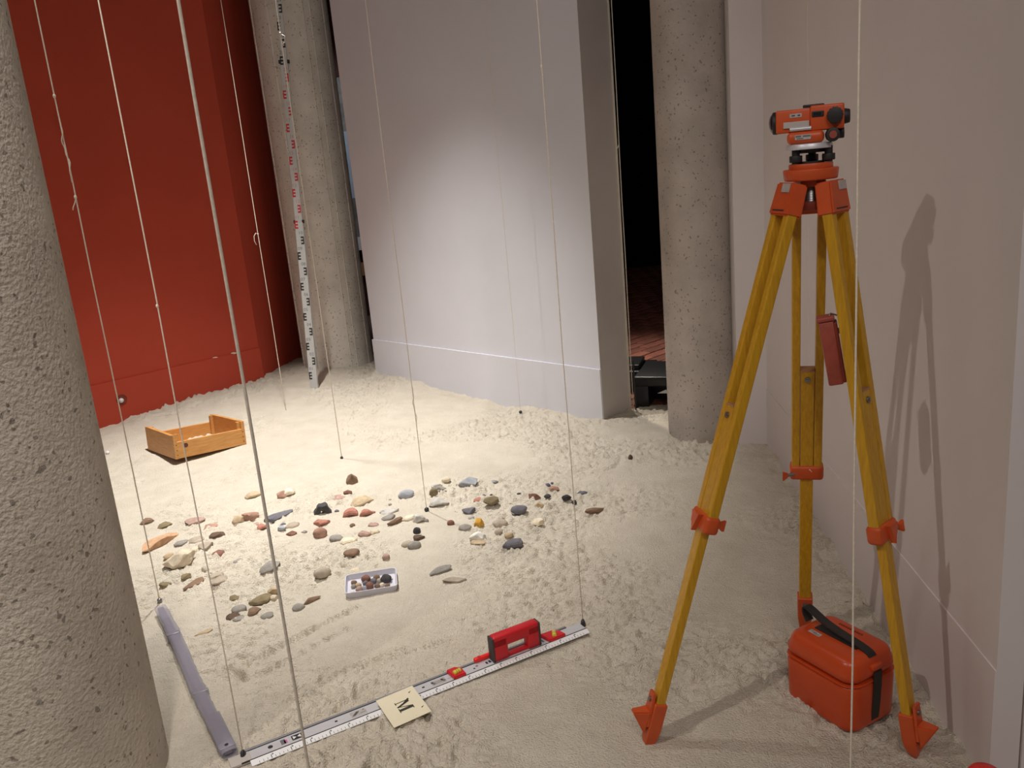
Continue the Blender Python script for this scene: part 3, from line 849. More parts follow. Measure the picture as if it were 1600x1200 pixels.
# ------------------------------------------------------------------ optical level on the tripod
def build_level():
    zb = 1.300
    root = thing('optical_level', 'orange optical surveying level mounted on the tripod head', 'surveying level', AX + V(0, 0, zb))
    ux = V(0.95, -0.31, 0).normalized(); uy = V(-ux.y, ux.x, 0); uz = V(0, 0, 1)      # ux: towards the eyepiece, -uy faces the camera
    fr = frame(uz, ux)
    A = AX + V(0, 0, 0)
    P = lambda x, y, z: A + ux * x + uy * y + uz * z
    root.scale = (0.90, 0.90, 0.95)
    # base plate, foot screws
    bm = BM(); cyl(bm, P(0, 0, zb), P(0, 0, zb + 0.004), 0.030, seg=24); obj('base_plate', bm, M['black_rubber'], root)
    for x, y in ((-0.033, -0.022), (0.038, -0.016), (0.004, 0.034)):
        bm = BM()
        cyl(bm, P(x, y, zb + 0.001), P(x, y, zb + 0.034), 0.009, seg=16)
        rr = cyl(bm, P(x, y, zb + 0.004), P(x, y, zb + 0.018), 0.0145, seg=18, bevel=0.0015)
        obj('foot_screw', bm, M['black_rubber'], root, auto=30)
    bm = BM(); cyl(bm, P(0, 0, zb + 0.022), P(0, 0, zb + 0.030), 0.034, seg=6); obj('tribrach', bm, M['black_rubber'], root)
    bm = BM(); cyl(bm, P(-0.004, 0, zb + 0.030), P(-0.004, 0, zb + 0.042), 0.053, 0.050, seg=40, bevel=0.0015); obj('graduated_circle', bm, M['alu'], root, auto=40)
    bm = BM(); box(bm, P(-0.012, -0.002, zb + 0.055), (0.080, 0.078, 0.026), fr, 0.010, 3)
    bh = obj('housing', bm, M['orange'], root, auto=40)
    bm = BM(); box(bm, P(-0.018, -0.0414, zb + 0.056), (0.034, 0.001, 0.010), fr); pl = obj('name_plate', bm, M['label_grey'], bh)
    bm = BM()
    for x, wd, hh in ((-0.028, 0.012, 0.0035), (-0.010, 0.016, 0.0035), (-0.024, 0.014, 0.002)):
        box(bm, P(x, -0.042, zb + (0.058 if hh > 0.003 else 0.0535)), (wd, 0.0006, hh), fr)
    obj('lettering', bm, M['ink_grey'], pl)
    # slow-motion drive
    bm = BM(); cyl(bm, P(0.046, 0.016, zb + 0.056), P(0.046, -0.048, zb + 0.056), 0.0145, seg=24, bevel=0.002); cyl(bm, P(0.035, 0, zb + 0.059), P(0.072, 0, zb + 0.059), 0.012, seg=20, bevel=0.002)
    dr = obj('slow_motion_drive', bm, M['black_rubber'], root, auto=40)
    bm = BM(); cyl(bm, P(0.046, -0.048, zb + 0.056), P(0.046, -0.0495, zb + 0.056), 0.008, seg=20); obj('drive_cap', bm, M['leather'], dr)
    # telescope
    bm = BM()
    box(bm, P(-0.038, 0, zb + 0.091), (0.076, 0.058, 0.048), fr, 0.004, 3)
    box(bm, P(0.034, -0.002, zb + 0.093), (0.072, 0.066, 0.052), fr, 0.004, 3)
    tb = obj('telescope_body', bm, M['orange'], root, auto=40)
    bm = BM(); cyl(bm, P(-0.070, 0, zb + 0.090), P(-0.084, 0, zb + 0.090), 0.024, 0.0235, seg=32, bevel=0.003); ob = obj('objective_ring', bm, M['black_rubber'], tb, auto=40)
    bm = BM(); sphere(bm, P(-0.0825, 0, zb + 0.090), 0.020, 3, (0.35, 1, 1)); obj('objective_lens', bm, M['lens'], ob, True)
    bm = BM(); cyl(bm, P(0.068, 0, zb + 0.092), P(0.084, 0, zb + 0.092), 0.017, 0.014, seg=28, bevel=0.002); obj('eyepiece', bm, M['black_rubber'], tb, auto=40)
    bm = BM(); box(bm, P(0.006, 0, zb + 0.1195), (0.046, 0.026, 0.006), fr, 0.002); obj('sight_rail', bm, M['black_rubber'], tb)
    bm = BM(); cyl(bm, P(0.050, -0.034, zb + 0.095), P(0.050, -0.050, zb + 0.095), 0.0165, seg=28, bevel=0.002)
    for k in range(14):
        an = k * math.tau / 14
        cyl(bm, P(0.050 + 0.0165 * math.cos(an), -0.036, zb + 0.095 + 0.0165 * math.sin(an)), P(0.050 + 0.0165 * math.cos(an), -0.049, zb + 0.095 + 0.0165 * math.sin(an)), 0.0012, seg=6)
    obj('focus_knob', bm, M['black_rubber'], tb, auto=40)
    bm = BM(); box(bm, P(0.014, -0.0355, zb + 0.101), (0.026, 0.004, 0.012), fr, 0.002); wn = obj('bubble_window', bm, M['black_rubber'], tb)
    bm = BM(); box(bm, P(0.013, -0.0378, zb + 0.1015), (0.016, 0.001, 0.006), fr); obj('window_pane', bm, M['lens'], wn)
    bm = BM(); box(bm, P(-0.033, -0.0295, zb + 0.102), (0.026, 0.0012, 0.008), fr); p2 = obj('type_plate', bm, M['label_grey'], tb)
    bm = BM(); box(bm, P(-0.038, -0.0303, zb + 0.102), (0.007, 0.0006, 0.0022), fr); box(bm, P(-0.026, -0.0303, zb + 0.102), (0.006, 0.0006, 0.0022), fr); obj('lettering', bm, M['ink'], p2)
    bm = BM(); box(bm, P(-0.032, -0.031, zb + 0.083), (0.056, 0.005, 0.013), fr, 0.0015); obj('vial_cover', bm, M['grey_side'], tb)
    bm = BM(); cyl(bm, P(-0.046, -0.033, zb + 0.0735), P(0.000, -0.033, zb + 0.0735), 0.0045, seg=14); obj('level_vial', bm, M['alu'], tb, auto=40)
build_level()

# ------------------------------------------------------------------ orange carrying case
def rounded_box(bm, org, ex, ey, ez, L_, W_, z0, z1, rad, taper0=1.0, taper1=1.0, n=6, edge=0.0, eseg=4, dome=None):
    """upright rounded block: outline with corner radius rad, optional rounded top/bottom edge"""
    def ring(z, tp, inset):
        pts = []
        hx, hy = L_ / 2 * tp - inset, W_ / 2 * tp - inset
        r = max(rad * tp - inset, 0.002)
        for cx, cy, a0 in ((hx - r, hy - r, 0), (-hx + r, hy - r, 90), (-hx + r, -hy + r, 180), (hx - r, -hy + r, 270)):
            for k in range(n + 1):
                a = math.radians(a0 + 90 * k / n)
                pts.append(org + ex * (cx + r * math.cos(a)) + ey * (cy + r * math.sin(a)) + ez * z)
        return [bm.verts.new(p) for p in pts]
    rings = []
    if edge > 0:
        for k in range(eseg):
            t = math.pi / 2 * (1 - k / eseg)
            rings.append(ring(z0 + edge * (1 - math.sin(t)), taper0, edge * (1 - math.cos(t))))
    rings.append(ring(z0 + edge, taper0, 0))
    rings.append(ring(z1 - edge, taper1, 0))
    if edge > 0:
        for k in range(1, eseg + 1):
            t = math.pi / 2 * k / eseg
            rings.append(ring(z1 - edge * (1 - math.sin(t)), taper1, edge * (1 - math.cos(t))))
    for a, b in zip(rings, rings[1:]):
        m = len(a)
        for i in range(m): bm.faces.new((a[i], a[(i + 1) % m], b[(i + 1) % m], b[i]))
    bm.faces.new(rings[0][::-1]); bm.faces.new(rings[-1])

def build_case():
    N_, L_, R_ = G(1322, 1138), G(1227, 1078), G(1402, 1109)
    ex = (N_ - L_); ln = ex.length; ex.normalize(); ey = V(-ex.y, ex.x, 0)
    wd = (R_ - N_).dot(ey)
    ln += 0.026; wd = 0.170
    org = L_ + ex * (ln / 2 - 0.008) + ey * (wd / 2 - 0.004); org.z = sz(org.x, org.y) - 0.004
    root = thing('carrying_case', 'orange plastic instrument case with black carrying strap under the tripod', 'case', org)
    up = V(0, 0, 1)
    bm = BM(); rounded_box(bm, org, ex, ey, up, ln, wd, 0.0, 0.130, 0.036, 0.975, 1.0, edge=0.018); obj('lower_shell', bm, M['orange_case'], root, auto=40)
    bm = BM(); rounded_box(bm, org, ex, ey, up, ln + 0.0015, wd + 0.0015, 0.128, 0.190, 0.038, 1.0, 0.94, edge=0.024); lid = obj('lid', bm, M['orange_case'], root, auto=40)
    bm = BM(); rounded_box(bm, org, ex, ey, up, ln + 0.0025, wd + 0.0025, 0.128, 0.130, 0.038, 1, 1, edge=0.001); obj('lid_seam', bm, M['orange_case'], root, auto=40)
    # strap: up one end, arched handle over the lid, down the other end
    hx = ln / 2
    bm = BM()
    nn = []; pts = []
    prof = [(hx - 0.004, 0.020), (hx + 0.000, 0.060), (hx + 0.003, 0.110), (hx + 0.003, 0.152)]
    strip(bm, [org + ex * x + up * z for x, z in prof], ey, 0.026, 0.003, [ex] * 4)
    obj('strap', bm, M['black_strap'], root, auto=50)
    bm = BM()
    strip(bm, [org - ex * x + up * z for x, z in prof], ey, 0.026, 0.003, [-ex] * 4)
    obj('strap', bm, M['black_strap'], root, auto=50)
    bm = BM()
    hp = [(hx - 0.012, 0.182), (hx - 0.022, 0.190), (hx - 0.05, 0.196), (0.0, 0.202), (-0.045, 0.210), (-hx + 0.016, 0.226), (-hx + 0.002, 0.225), (-hx + 0.003, 0.210), (-hx + 0.014, 0.191)]
    # smooth the polyline
    def cr(P, n=6):
        out = []
        for i in range(len(P) - 1):
            p0, p1, p2, p3 = P[max(i - 1, 0)], P[i], P[i + 1], P[min(i + 2, len(P) - 1)]
            for k in range(n):
                t = k / n
                out.append(tuple(0.5 * (2 * p1[j] + (p2[j] - p0[j]) * t + (2 * p0[j] - 5 * p1[j] + 4 * p2[j] - p3[j]) * t * t + (3 * p1[j] - p0[j] - 3 * p2[j] + p3[j]) * t ** 3) for j in (0, 1)))
        out.append(P[-1]); return out
    hp = cr(hp)
    nr = []
    for i in range(len(hp)):
        a, b = hp[max(i - 1, 0)], hp[min(i + 1, len(hp) - 1)]
        tx, tz = b[0] - a[0], b[1] - a[1]; q = math.hypot(tx, tz)
        nr.append(ex * (tz / q) + up * (-tx / q))
    strip(bm, [org + ex * x + up * z for x, z in hp], ey, 0.024, 0.004, nr)
    obj('handle', bm, M['black_strap'], root, auto=60)
    bm = BM(); box(bm, org + ex * 0.0 + up * 0.1905, (ln - 0.09, 0.034, 0.003), frame(up, ex)); obj('handle_recess', bm, M['black_strap'], lid)
    bm = BM(); box(bm, org + ex * (hx - 0.004) + up * 0.162, (0.018, 0.036, 0.014), frame(up, ex), 0.005); obj('strap_loop', bm, M['orange_case'], lid, auto=40)
    bm = BM(); box(bm, org - ex * (hx * 0.42) - ey * 0.034 + up * 0.1905, (0.034, 0.013, 0.001), frame(up, ex)); pl = obj('label_plate', bm, M['label_grey'], lid)
    bm = BM()
    for dx, dy in ((-0.006, 0.003), (0.004, -0.001)): box(bm, org - ex * (hx * 0.42 + dx) - ey * (0.034 + dy) + up * 0.1912, (0.018, 0.002, 0.0006), frame(up, ex))
    obj('lettering', bm, M['ink_grey'], pl)
    bm = BM()
    for k in range(11): box(bm, org + ex * (-0.038 + k * 0.0065) + ey * 0.046 + up * 0.1905, (0.0042, 0.006, 0.001), frame(up, ex))
    obj('raised_lettering', bm, M['dark_orange'], lid)
build_case()

# ------------------------------------------------------------------ straightedge with handle and vials
def build_straightedge():
    A, B = RUL_A.copy(), RUL_B.copy()
    d = (B - A).normalized(); n = V(-d.y, d.x, 0); up = V(0, 0, 1)
    L_ = (B - A).length
    z0 = 0.002
    fr = frame(up, d)
    root = thing('straightedge', 'silver aluminium straightedge with red handle and spirit vials lying on sand', 'straightedge', V(A.x, A.y, z0))
    P = lambda u, v, z: A + d * u + n * v + up * (z0 + z)
    # extrusion: flat bed, thin rear rail, sloping graduated front edge
    bm = BM(); box(bm, P(L_ / 2, 0.004, 0.003), (L_, 0.040, 0.006), fr); bed = obj('bed', bm, M['alu'], root)
    bm = BM(); box(bm, P(L_ / 2 - 0.02, 0.0275, 0.0045), (L_ - 0.05, 0.007, 0.009), fr, 0.001); obj('rear_rail', bm, M['alu_dark'], root)
    bm = BM(); box(bm, P(L_ / 2 - 0.02, 0.0236, 0.0055), (L_ - 0.05, 0.0018, 0.003), fr); obj('rear_groove', bm, M['ink'], root)
    bm = BM(); box(bm, P(L_ / 2, -0.0162, 0.0065), (L_, 0.0022, 0.003), fr); obj('front_groove', bm, M['ink'], root)
    bm = BM()
    prism(bm, [P(0.02, -0.0175, 0.007), P(0.02, -0.0175, 0.0), P(0.02, -0.034, 0.0), P(0.02, -0.034, 0.0015)], d * (L_ - 0.02))
    sc = obj('graduated_edge', bm, M['white_plastic'], root)
    tk = bpy.data.meshes.new('tick')
    slope = math.atan2(0.0055, 0.0165)
    bm = BM()
    nsl = (n * math.sin(-slope) + up * math.cos(slope))
    for k in range(2, 99):
        ln = 0.006 if k % 5 else 0.010
        u = 0.02 + k * (L_ - 0.02) / 100
        p = P(u, -0.034 + ln / 2 + 0.001, 0.0015 + (ln / 2 + 0.001) * 0.333 + 0.0004)
        box(bm, p, (0.0011 if k % 5 else 0.002, ln, 0.0004), fr @ Matrix.Rotation(slope, 3, 'X'))
        if k % 5 == 0:
            box(bm, P(u + 0.004, -0.0225, 0.0056), (0.004, 0.0035, 0.0004), fr @ Matrix.Rotation(slope, 3, 'X'))
    tko = obj('graduation', bm, M['ink_grey'], sc); tko['kind'] = 'stuff'
    # far and near ends
    bm = BM(); box(bm, P(0.0, 0.004, 0.0035), (0.05, 0.041, 0.007), fr, 0.001); obj('end_plate', bm, M['grey_side'], root)
    bm = BM(); cyl(bm, P(0.075, 0.006, 0.0055), P(0.075, 0.006, 0.0067), 0.0062, seg=18); obj('hang_hole', bm, M['ink'], root)
    # printed pictograms
    def mark(u, v, w_, h_, m='ink', name='printed_mark'):
        bm = BM(); box(bm, P(u, v, 0.0062), (w_, h_, 0.0004), fr); return obj(name, bm, M[m], root)
    mark(0.107, 0.006, 0.012, 0.020, 'ink_grey'); mark(0.113, 0.004, 0.008, 0.014, 'ink_pink')
    b = mark(0.142, 0.006, 0.026, 0.020, 'ink')
    bm = BM()
    for sx in (-1, 1): prism(bm, [P(0.142 + sx * 0.010, 0.006 + 0.007, 0.0065), P(0.142 + sx * 0.010, 0.006 - 0.007, 0.0065), P(0.142 + sx * 0.001, 0.006, 0.0065)], up * 0.0004)
    obj('pictogram_star', bm, M['white_plastic'], b)
    for u in (0.245, 0.375, 0.49, 0.60): mark(u, 0.006, 0.007, 0.006, 'ink')
    for u, kind in ((0.305, 0), (0.425, 1), (0.535, 2)):
        b = mark(u, 0.005, 0.042, 0.024, 'label_grey')
        bm = BM()
        if kind == 0:
            for q in range(3): box(bm, P(u - 0.010 + q * 0.003, 0.005, 0.0067), (0.003, 0.020, 0.0005), fr @ Matrix.Rotation(-0.8, 3, 'Z'))
            box(bm, P(u + 0.015, 0.012, 0.0067), (0.004, 0.003, 0.0005), fr); box(bm, P(u + 0.012, 0.001, 0.0067), (0.014, 0.0012, 0.0005), fr)
        elif kind == 1:
            box(bm, P(u - 0.015, 0.005, 0.0067), (0.006, 0.020, 0.0005), fr); box(bm, P(u - 0.015, 0.013, 0.0067), (0.014, 0.005, 0.0005), fr); box(bm, P(u - 0.012, -0.003, 0.0067), (0.012, 0.005, 0.0005), fr)
            box(bm, P(u + 0.010, 0.014, 0.0067), (0.022, 0.0012, 0.0005), fr); box(bm, P(u + 0.010, -0.003, 0.0067), (0.022, 0.0012, 0.0005), fr)
        else:
            for sx in (-0.015, 0.014): box(bm, P(u + sx, 0.004, 0.0067), (0.008, 0.012, 0.0005), fr @ Matrix.Rotation(0.5, 3, 'Z')); box(bm, P(u + sx - 0.003, 0.009, 0.0067), (0.006, 0.006, 0.0005), fr)
            for v in (0.001, 0.008): box(bm, P(u, v, 0.0067), (0.022, 0.001, 0.0005), fr)
        obj('pictogram', bm, M['ink_grey'], b)
    u7 = 0.655
    mark(u7 - 0.012, 0.001, 0.005, 0.005); mark(u7 - 0.001, 0.008, 0.007, 0.006, 'ink_grey'); mark(u7 - 0.062, 0.006, 0.022, 0.0010, 'ink_grey'); mark(u7 - 0.085, 0.002, 0.02, 0.001, 'ink_grey')
    mark(0.694, 0.006, 0.007, 0.012); mark(0.684, 0.005, 0.006, 0.011); mark(0.868, 0.006, 0.006, 0.014, 'ink_grey')
    # handle
    hu0, hu1, hh, ht = 0.703, 0.852, 0.080, 0.030
    vc = 0.003
    hd = None
    def hbar(u0, u1, zz0, zz1, name, parent, m, bev=0.006, t=ht):
        bm = BM(); box(bm, P((u0 + u1) / 2, vc, (zz0 + zz1) / 2), (u1 - u0, t, zz1 - zz0), fr, bev, 3); return obj(name, bm, M[m], parent, auto=40)
    hd = hbar(hu0, hu1, hh - 0.034, hh + 0.002, 'handle', root, 'red_plastic')
    hbar(hu0, hu0 + 0.046, 0.006, hh - 0.004, 'handle_post', hd, 'red_plastic')
    hbar(hu1 - 0.040, hu1, 0.006, hh - 0.004, 'handle_post', hd, 'red_plastic')
    hbar(hu0 + 0.04, hu1 - 0.03, 0.006, 0.015, 'handle_foot', hd, 'red_plastic', 0.003, ht * 0.6)
    hbar(hu0 - 0.004, hu0 + 0.003, 0.006, hh, 'end_pad', hd, 'dark_grip', 0.003, ht + 0.001)
    hbar(hu1 - 0.003, hu1 + 0.004, 0.006, hh, 'end_pad', hd, 'dark_grip', 0.003, ht + 0.001)
    # sliding lever behind the handle
    bm = BM(); box(bm, P(0.705, 0.026, 0.013), (0.100, 0.014, 0.013), fr, 0.005, 3); sl = obj('slider', bm, M['red_bright'], root, auto=40)
    bm = BM(); cyl(bm, P(0.672, 0.026, 0.019), P(0.672, 0.026, 0.0205), 0.005, seg=14); obj('slider_button', bm, M['red_plastic'], sl)
    # two vial holders
    def vial(u, rot, wide):
        bm = BM()
        if wide: prism(bm, [P(u - 0.034, 0.028, 0.006), P(u - 0.026, -0.016, 0.006), P(u - 0.012, -0.018, 0.006), P(u + 0.030, -0.016, 0.006), P(u + 0.026, 0.010, 0.006), P(u + 0.008, 0.026, 0.006)], up * 0.010)
        else: prism(bm, [P(u - 0.020, 0.029, 0.006), P(u - 0.016, -0.017, 0.006), P(u + 0.020, -0.017, 0.006), P(u + 0.020, 0.016, 0.006), P(u + 0.006, 0.030, 0.006)], up * 0.010)
        bmesh.ops.bevel(bm, geom=list(bm.edges), offset=0.002, segments=2, affect='EDGES')
        h_ = obj('vial_holder', bm, M['red_plastic'], root, auto=40)
        dd = d * math.cos(rot) + n * math.sin(rot)
        c = P(u, 0.0, 0.018)
        bm = BM(); cyl(bm, c - dd * 0.011, c + dd * 0.011, 0.0068, seg=18, bevel=0.0015); obj('vial', bm, M['vial'], h_, auto=40)
        bm = BM()
        for q in (-0.003, 0.003): cyl(bm, c + dd * (q - 0.0004), c + dd * (q + 0.0004), 0.00695, seg=18)
        obj('vial_ring', bm, M['ink'], h_)
    vial(0.585 + 0.005, 0.15, False)
    vial(0.906, 1.1, True)
build_straightedge()

# ------------------------------------------------------------------ cream card with the letter M
def build_card():
    cs = [G(592, 1097, 0.022), G(646, 1073, 0.022), G(669, 1111, 0.018), G(614, 1134, 0.011)]
    c = sum(cs, V(0, 0, 0)) / 4
    ux = ((cs[1] - cs[0]) + (cs[2] - cs[3])).normalized(); uy = ((cs[0] - cs[3]) + (cs[1] - cs[2])); uy = (uy - uy.dot(ux) * ux).normalized(); un = ux.cross(uy)
    W_, H_ = 0.104, 0.124
    root = thing('letter_card', 'cream card printed with a black letter M leaning on the straightedge', 'card', c)
    bm = BM(); box(bm, c, (W_, H_, 0.0012), Matrix((ux, uy, un)).transposed()); obj('sheet', bm, M['card'], root)
    # the letter reads from the left-hand edge of the card: its top points along +ux
    lu, lr = ux, -uy                      # letter up, letter right
    S = 0.034
    def piece(pts):
        bm = BM(); prism(bm, [c + ux * 0.003 + lr * (x - 0.62) * S + lu * (y - 0.5) * S + un * 0.0008 for x, y in pts], un * 0.0003); return bm
    bm = BM()
    polys = [
        [(0.10, 0.0), (0.17, 0.0), (0.17, 1.0), (0.10, 1.0)],                      # thin left stem
        [(0.0, 0.0), (0.30, 0.0), (0.30, 0.06), (0.0, 0.06)],                      # left foot serif
        [(0.0, 1.0), (0.0, 0.94), (0.10, 0.94), (0.36, 0.94), (0.70, 0.06), (0.62, 0.0), (0.56, 0.0), (0.14, 1.0)],   # heavy diagonal
        [(0.56, 0.0), (0.62, 0.0), (0.99, 0.96), (0.92, 0.98)],                    # thin diagonal
        [(0.92, 0.0), (1.18, 0.0), (1.18, 1.0), (0.92, 1.0)],                      # heavy right stem
        [(0.80, 0.0), (1.30, 0.0), (1.30, 0.06), (0.80, 0.06)],
        [(0.92, 1.0), (0.92, 0.94), (1.30, 0.94), (1.30, 1.0)]]
    for i, pp in enumerate(polys):
        prism(bm, [c + ux * 0.003 + lr * (x - 0.65) * S + lu * (y - 0.5) * S * 1.15 + un * (0.0008 + 0.00005 * i) for x, y in pp], un * 0.0003)
    obj('letter', bm, M['card_ink'], root)
    for (fx, fy) in ((0.30, 0.33), (0.35, -0.26)):
        bm = BM(); p = c + ux * W_ * fx + uy * H_ * fy + un * 0.0008
        prism(bm, [p, p + ux * 0.009 + uy * 0.003, p + ux * 0.002 - uy * 0.003], un * 0.0003); obj('printed_tick', bm, M['card_ink'], root)
build_card()

# ------------------------------------------------------------------ grey bar in a plastic sleeve
def build_sleeve():
    a = G(252, 957); b = G(361, 1188); a.z = 0.0; b.z = 0.0
    d = (b - a).normalized(); n = V(-d.y, d.x, 0); up = V(0, 0, 1); L_ = (b - a).length
    a.z = 0.006
    fr = frame(d, n)
    root = thing('wrapped_bar', 'grey bar wrapped in clear plastic film lying beside the rough column', 'bar', a)
    bm = BM(); box(bm, a + d * L_ / 2 + up * 0.012, (0.020, 0.014, L_ - 0.02), fr, 0.002); obj('bar', bm, M['bar_grey'], root)
    bm = BM(); rnd = random.Random(4)
    rings = []
    nseg = 46
    for i in range(nseg + 1):
        t = i / nseg
        wob = rnd.uniform(-0.0012, 0.0012)
        wd = 0.0195 + wob + (0.003 if 0.2 < t < 0.23 or 0.62 < t < 0.65 else 0); hh = 0.0095 + rnd.uniform(-0.001, 0.001)
        c = a + d * L_ * t + up * (0.012) + n * 0.003 * math.sin(t * 7)
        rings.append([bm.verts.new(c + n * wd * math.copysign(abs(math.cos(q)) ** 0.6, math.cos(q)) + up * hh * math.copysign(abs(math.sin(q)) ** 0.6, math.sin(q))) for q in [k * math.tau / 16 for k in range(16)]])
    for r0, r1 in zip(rings, rings[1:]):
        for k in range(16): bm.faces.new((r0[k], r0[(k + 1) % 16], r1[(k + 1) % 16], r1[k]))
    obj('film', bm, M['film'], root, True)
    for t0, t1 in ((0.235, 0.255), (0.655, 0.672), (0.80, 0.985)):
        bm = BM(); box(bm, a + d * L_ * (t0 + t1) / 2 + up * 0.012, (0.041, 0.0225, L_ * (t1 - t0)), fr, 0.004); obj('tape', bm, M['film'], root, auto=40)
    bm = BM(); cyl(bm, a + d * L_ * 0.972 + up * 0.0225, a + d * L_ * 0.972 + up * 0.0237, 0.005, seg=16); obj('hole', bm, M['ink'], root)
build_sleeve()

# ------------------------------------------------------------------ wooden crate
def build_crate():
    a, b, c_ = G(229, 703, 0.004), G(275, 718, 0.030), G(385, 694, 0.004)
    ex = (c_ - b); ln = ex.length; ex.normalize(); ey = (a - b); wd = ey.length; ey = (ey - ey.dot(ex) * ex).normalized(); up = ex.cross(ey)
    o = b.copy()
    root = thing('wooden_crate', 'shallow orange pine crate with raised ends standing on the bright sand', 'crate', o)
    fr = frame(up, ex)
    P = lambda x, y, z: o + ex * x + ey * y + up * z
    t = 0.016
    hs, he = 0.088, 0.128
    bm = BM(); box(bm, P(ln / 2, t / 2, hs / 2), (ln, t, hs), fr, 0.002); fs = obj('front_board', bm, M['pine'], root)
    bm = BM(); cyl(bm, P(0.060, -0.001, 0.064), P(0.060, 0.002, 0.064), 0.012, seg=18); obj('knot', bm, M['knot'], fs)
    bm = BM(); box(bm, P(ln / 2, wd - t / 2, hs / 2), (ln, t, hs), fr, 0.002); obj('rear_board', bm, M['pine'], root)
    for x in (t / 2 + 0.0, ln - t / 2):
        bm = BM()
        x0 = x - t / 2 - 0.001
        prism(bm, [P(x0, -0.001, 0), P(x0, wd + 0.001, 0), P(x0, wd + 0.001, he), P(x0, wd - 0.03, he + 0.002), P(x0, 0.03, he - 0.006 if x < 0.1 else he + 0.002), P(x0, -0.001, he)], ex * (t + 0.002))
        e = obj('end_board', bm, M['pine'], root)
        bm = BM(); xi = t + 0.001 if x < 0.1 else ln - t - 0.001 - 0.016
        box(bm, P(xi + 0.008, 0.026, he / 2 + 0.004), (0.016, 0.020, he - 0.012), fr); obj('corner_batten', bm, M['pine'], e)
        bm = BM(); box(bm, P(xi + 0.008, wd - 0.026, he / 2 + 0.004), (0.016, 0.020, he - 0.012), fr); obj('corner_batten', bm, M['pine'], e)
    bm = BM(); box(bm, P(ln / 2, wd / 2, 0.006), (ln - 2 * t, wd - 2 * t, 0.008), fr); obj('bottom', bm, M['pine'], root)
    bm = BM()
    for z in (0.02, 0.045, 0.072):
        cyl(bm, P(0.012, -0.0005, z), P(0.012, -0.0015, z), 0.003, seg=10); cyl(bm, P(ln - 0.012, -0.0005, z), P(ln - 0.012, -0.0015, z), 0.003, seg=10)
    obj('nail_heads', bm, M['knot'], fs)['kind'] = 'stuff'
build_crate()

# ------------------------------------------------------------------ levelling staff
def build_staff():
    base = G(491, 602, 0.03)
    n0 = V(base.x, base.y, 0).normalized()
    topp = onplane(435, 0, base, n0)
    ax = (topp - base).normalized()
    ux = V(n0.y, -n0.x, 0); ux = (ux - ux.dot(ax) * ax).normalized()       # to the right
    ux = (ux * 0.96 + (-n0) * 0.28); ux = (ux - ux.dot(ax) * ax).normalized()
    un = ux.cross(ax)                                                       # towards the viewer
    if un.dot(n0) > 0: un = -un
    fr = Matrix((ux, -un, ax)).transposed()
    root = thing('levelling_staff', 'tall white levelling staff with black and red E marks before the column', 'levelling staff', base)
    P = lambda x, z, y=0: base + ux * x + ax * z + un * y
    secs = [(-0.02, 1.085, 0.052, 0.026), (1.085, 2.06, 0.046, 0.021), (2.06, 2.95, 0.041, 0.016)]
    for z0, z1, wd, tk in secs:
        bm = BM(); box(bm, P(0, (z0 + z1) / 2), (wd, tk, z1 - z0), fr, 0.002)
        sct = obj('section', bm, M['staff_white'], root)
        if z0 > 1:
            for sx in (-1, 1):
                bm = BM(); box(bm, P(sx * 0.027, z0 + 0.004), (0.012, 0.022, 0.022), fr, 0.002); obj('section_catch', bm, M['black_rubber'], sct)
    # E marks: 5 cm tall, one every decimetre, turned left and right in turn
    def e_mesh(side):
        bm = BM(); u = 0.010; w_ = 0.020 * side
        sp = 0.006 * side
        def rect(x0, x1, z0, z1): prism(bm, [V(x0, 0, z0), V(x1, 0, z0), V(x1, 0, z1), V(x0, 0, z1)], (0, -0.0006, 0))
        rect(0, sp, 0, 5 * u)
        for k in (0, 2, 4): rect(sp, w_, k * u, (k + 1) * u)
        me = bpy.data.meshes.new('e_mark'); bmesh.ops.recalc_face_normals(bm, faces=bm.faces); bm.to_mesh(me); bm.free(); return me
    cache = {}
    for k in range(0, 29):
        z = 0.045 + 0.1 * k
        col = 'ink' if z < 1.0 or z >= 2.0 else 'ink_red'
        side = 1 if k % 2 else -1
        wd, tk = next((s[2], s[3]) for s in secs if s[0] <= z < s[1])
        if abs(z - 1.085) < 0.03: z += 0.0
        key = (side, col)
        if key not in cache:
            cache[key] = e_mesh(side); cache[key].materials.append(M[col])
        o = mesh_obj('e_mark', cache[key], None, root)
        p = P(-side * 0.0 + (-0.022 if side < 0 else 0.022) * 0 + (wd / 2 - 0.001) * (1 if side > 0 else -1) * 1.0, z, tk / 2 + 0.0004)
        # spine on the outer border, arms pointing inwards
        m = fr.to_4x4() @ Matrix.Diagonal((-1, 1, 1, 1))
        o.matrix_local = Matrix.Translation(p - base) @ m
        # printed decimetre number
        me = text_mesh('%02d' % (k + 1), 0.030)
        me.materials.append(M['ink_grey' if col == 'ink' else 'ink_pink_light'])
        o2 = mesh_obj('number', me, None, root)
        mm = Matrix((ux, ax, un)).transposed().to_4x4()
        o2.matrix_local = Matrix.Translation(P(0.006 * side, z + 0.072, tk / 2 + 0.0006) - base) @ mm
build_staff()

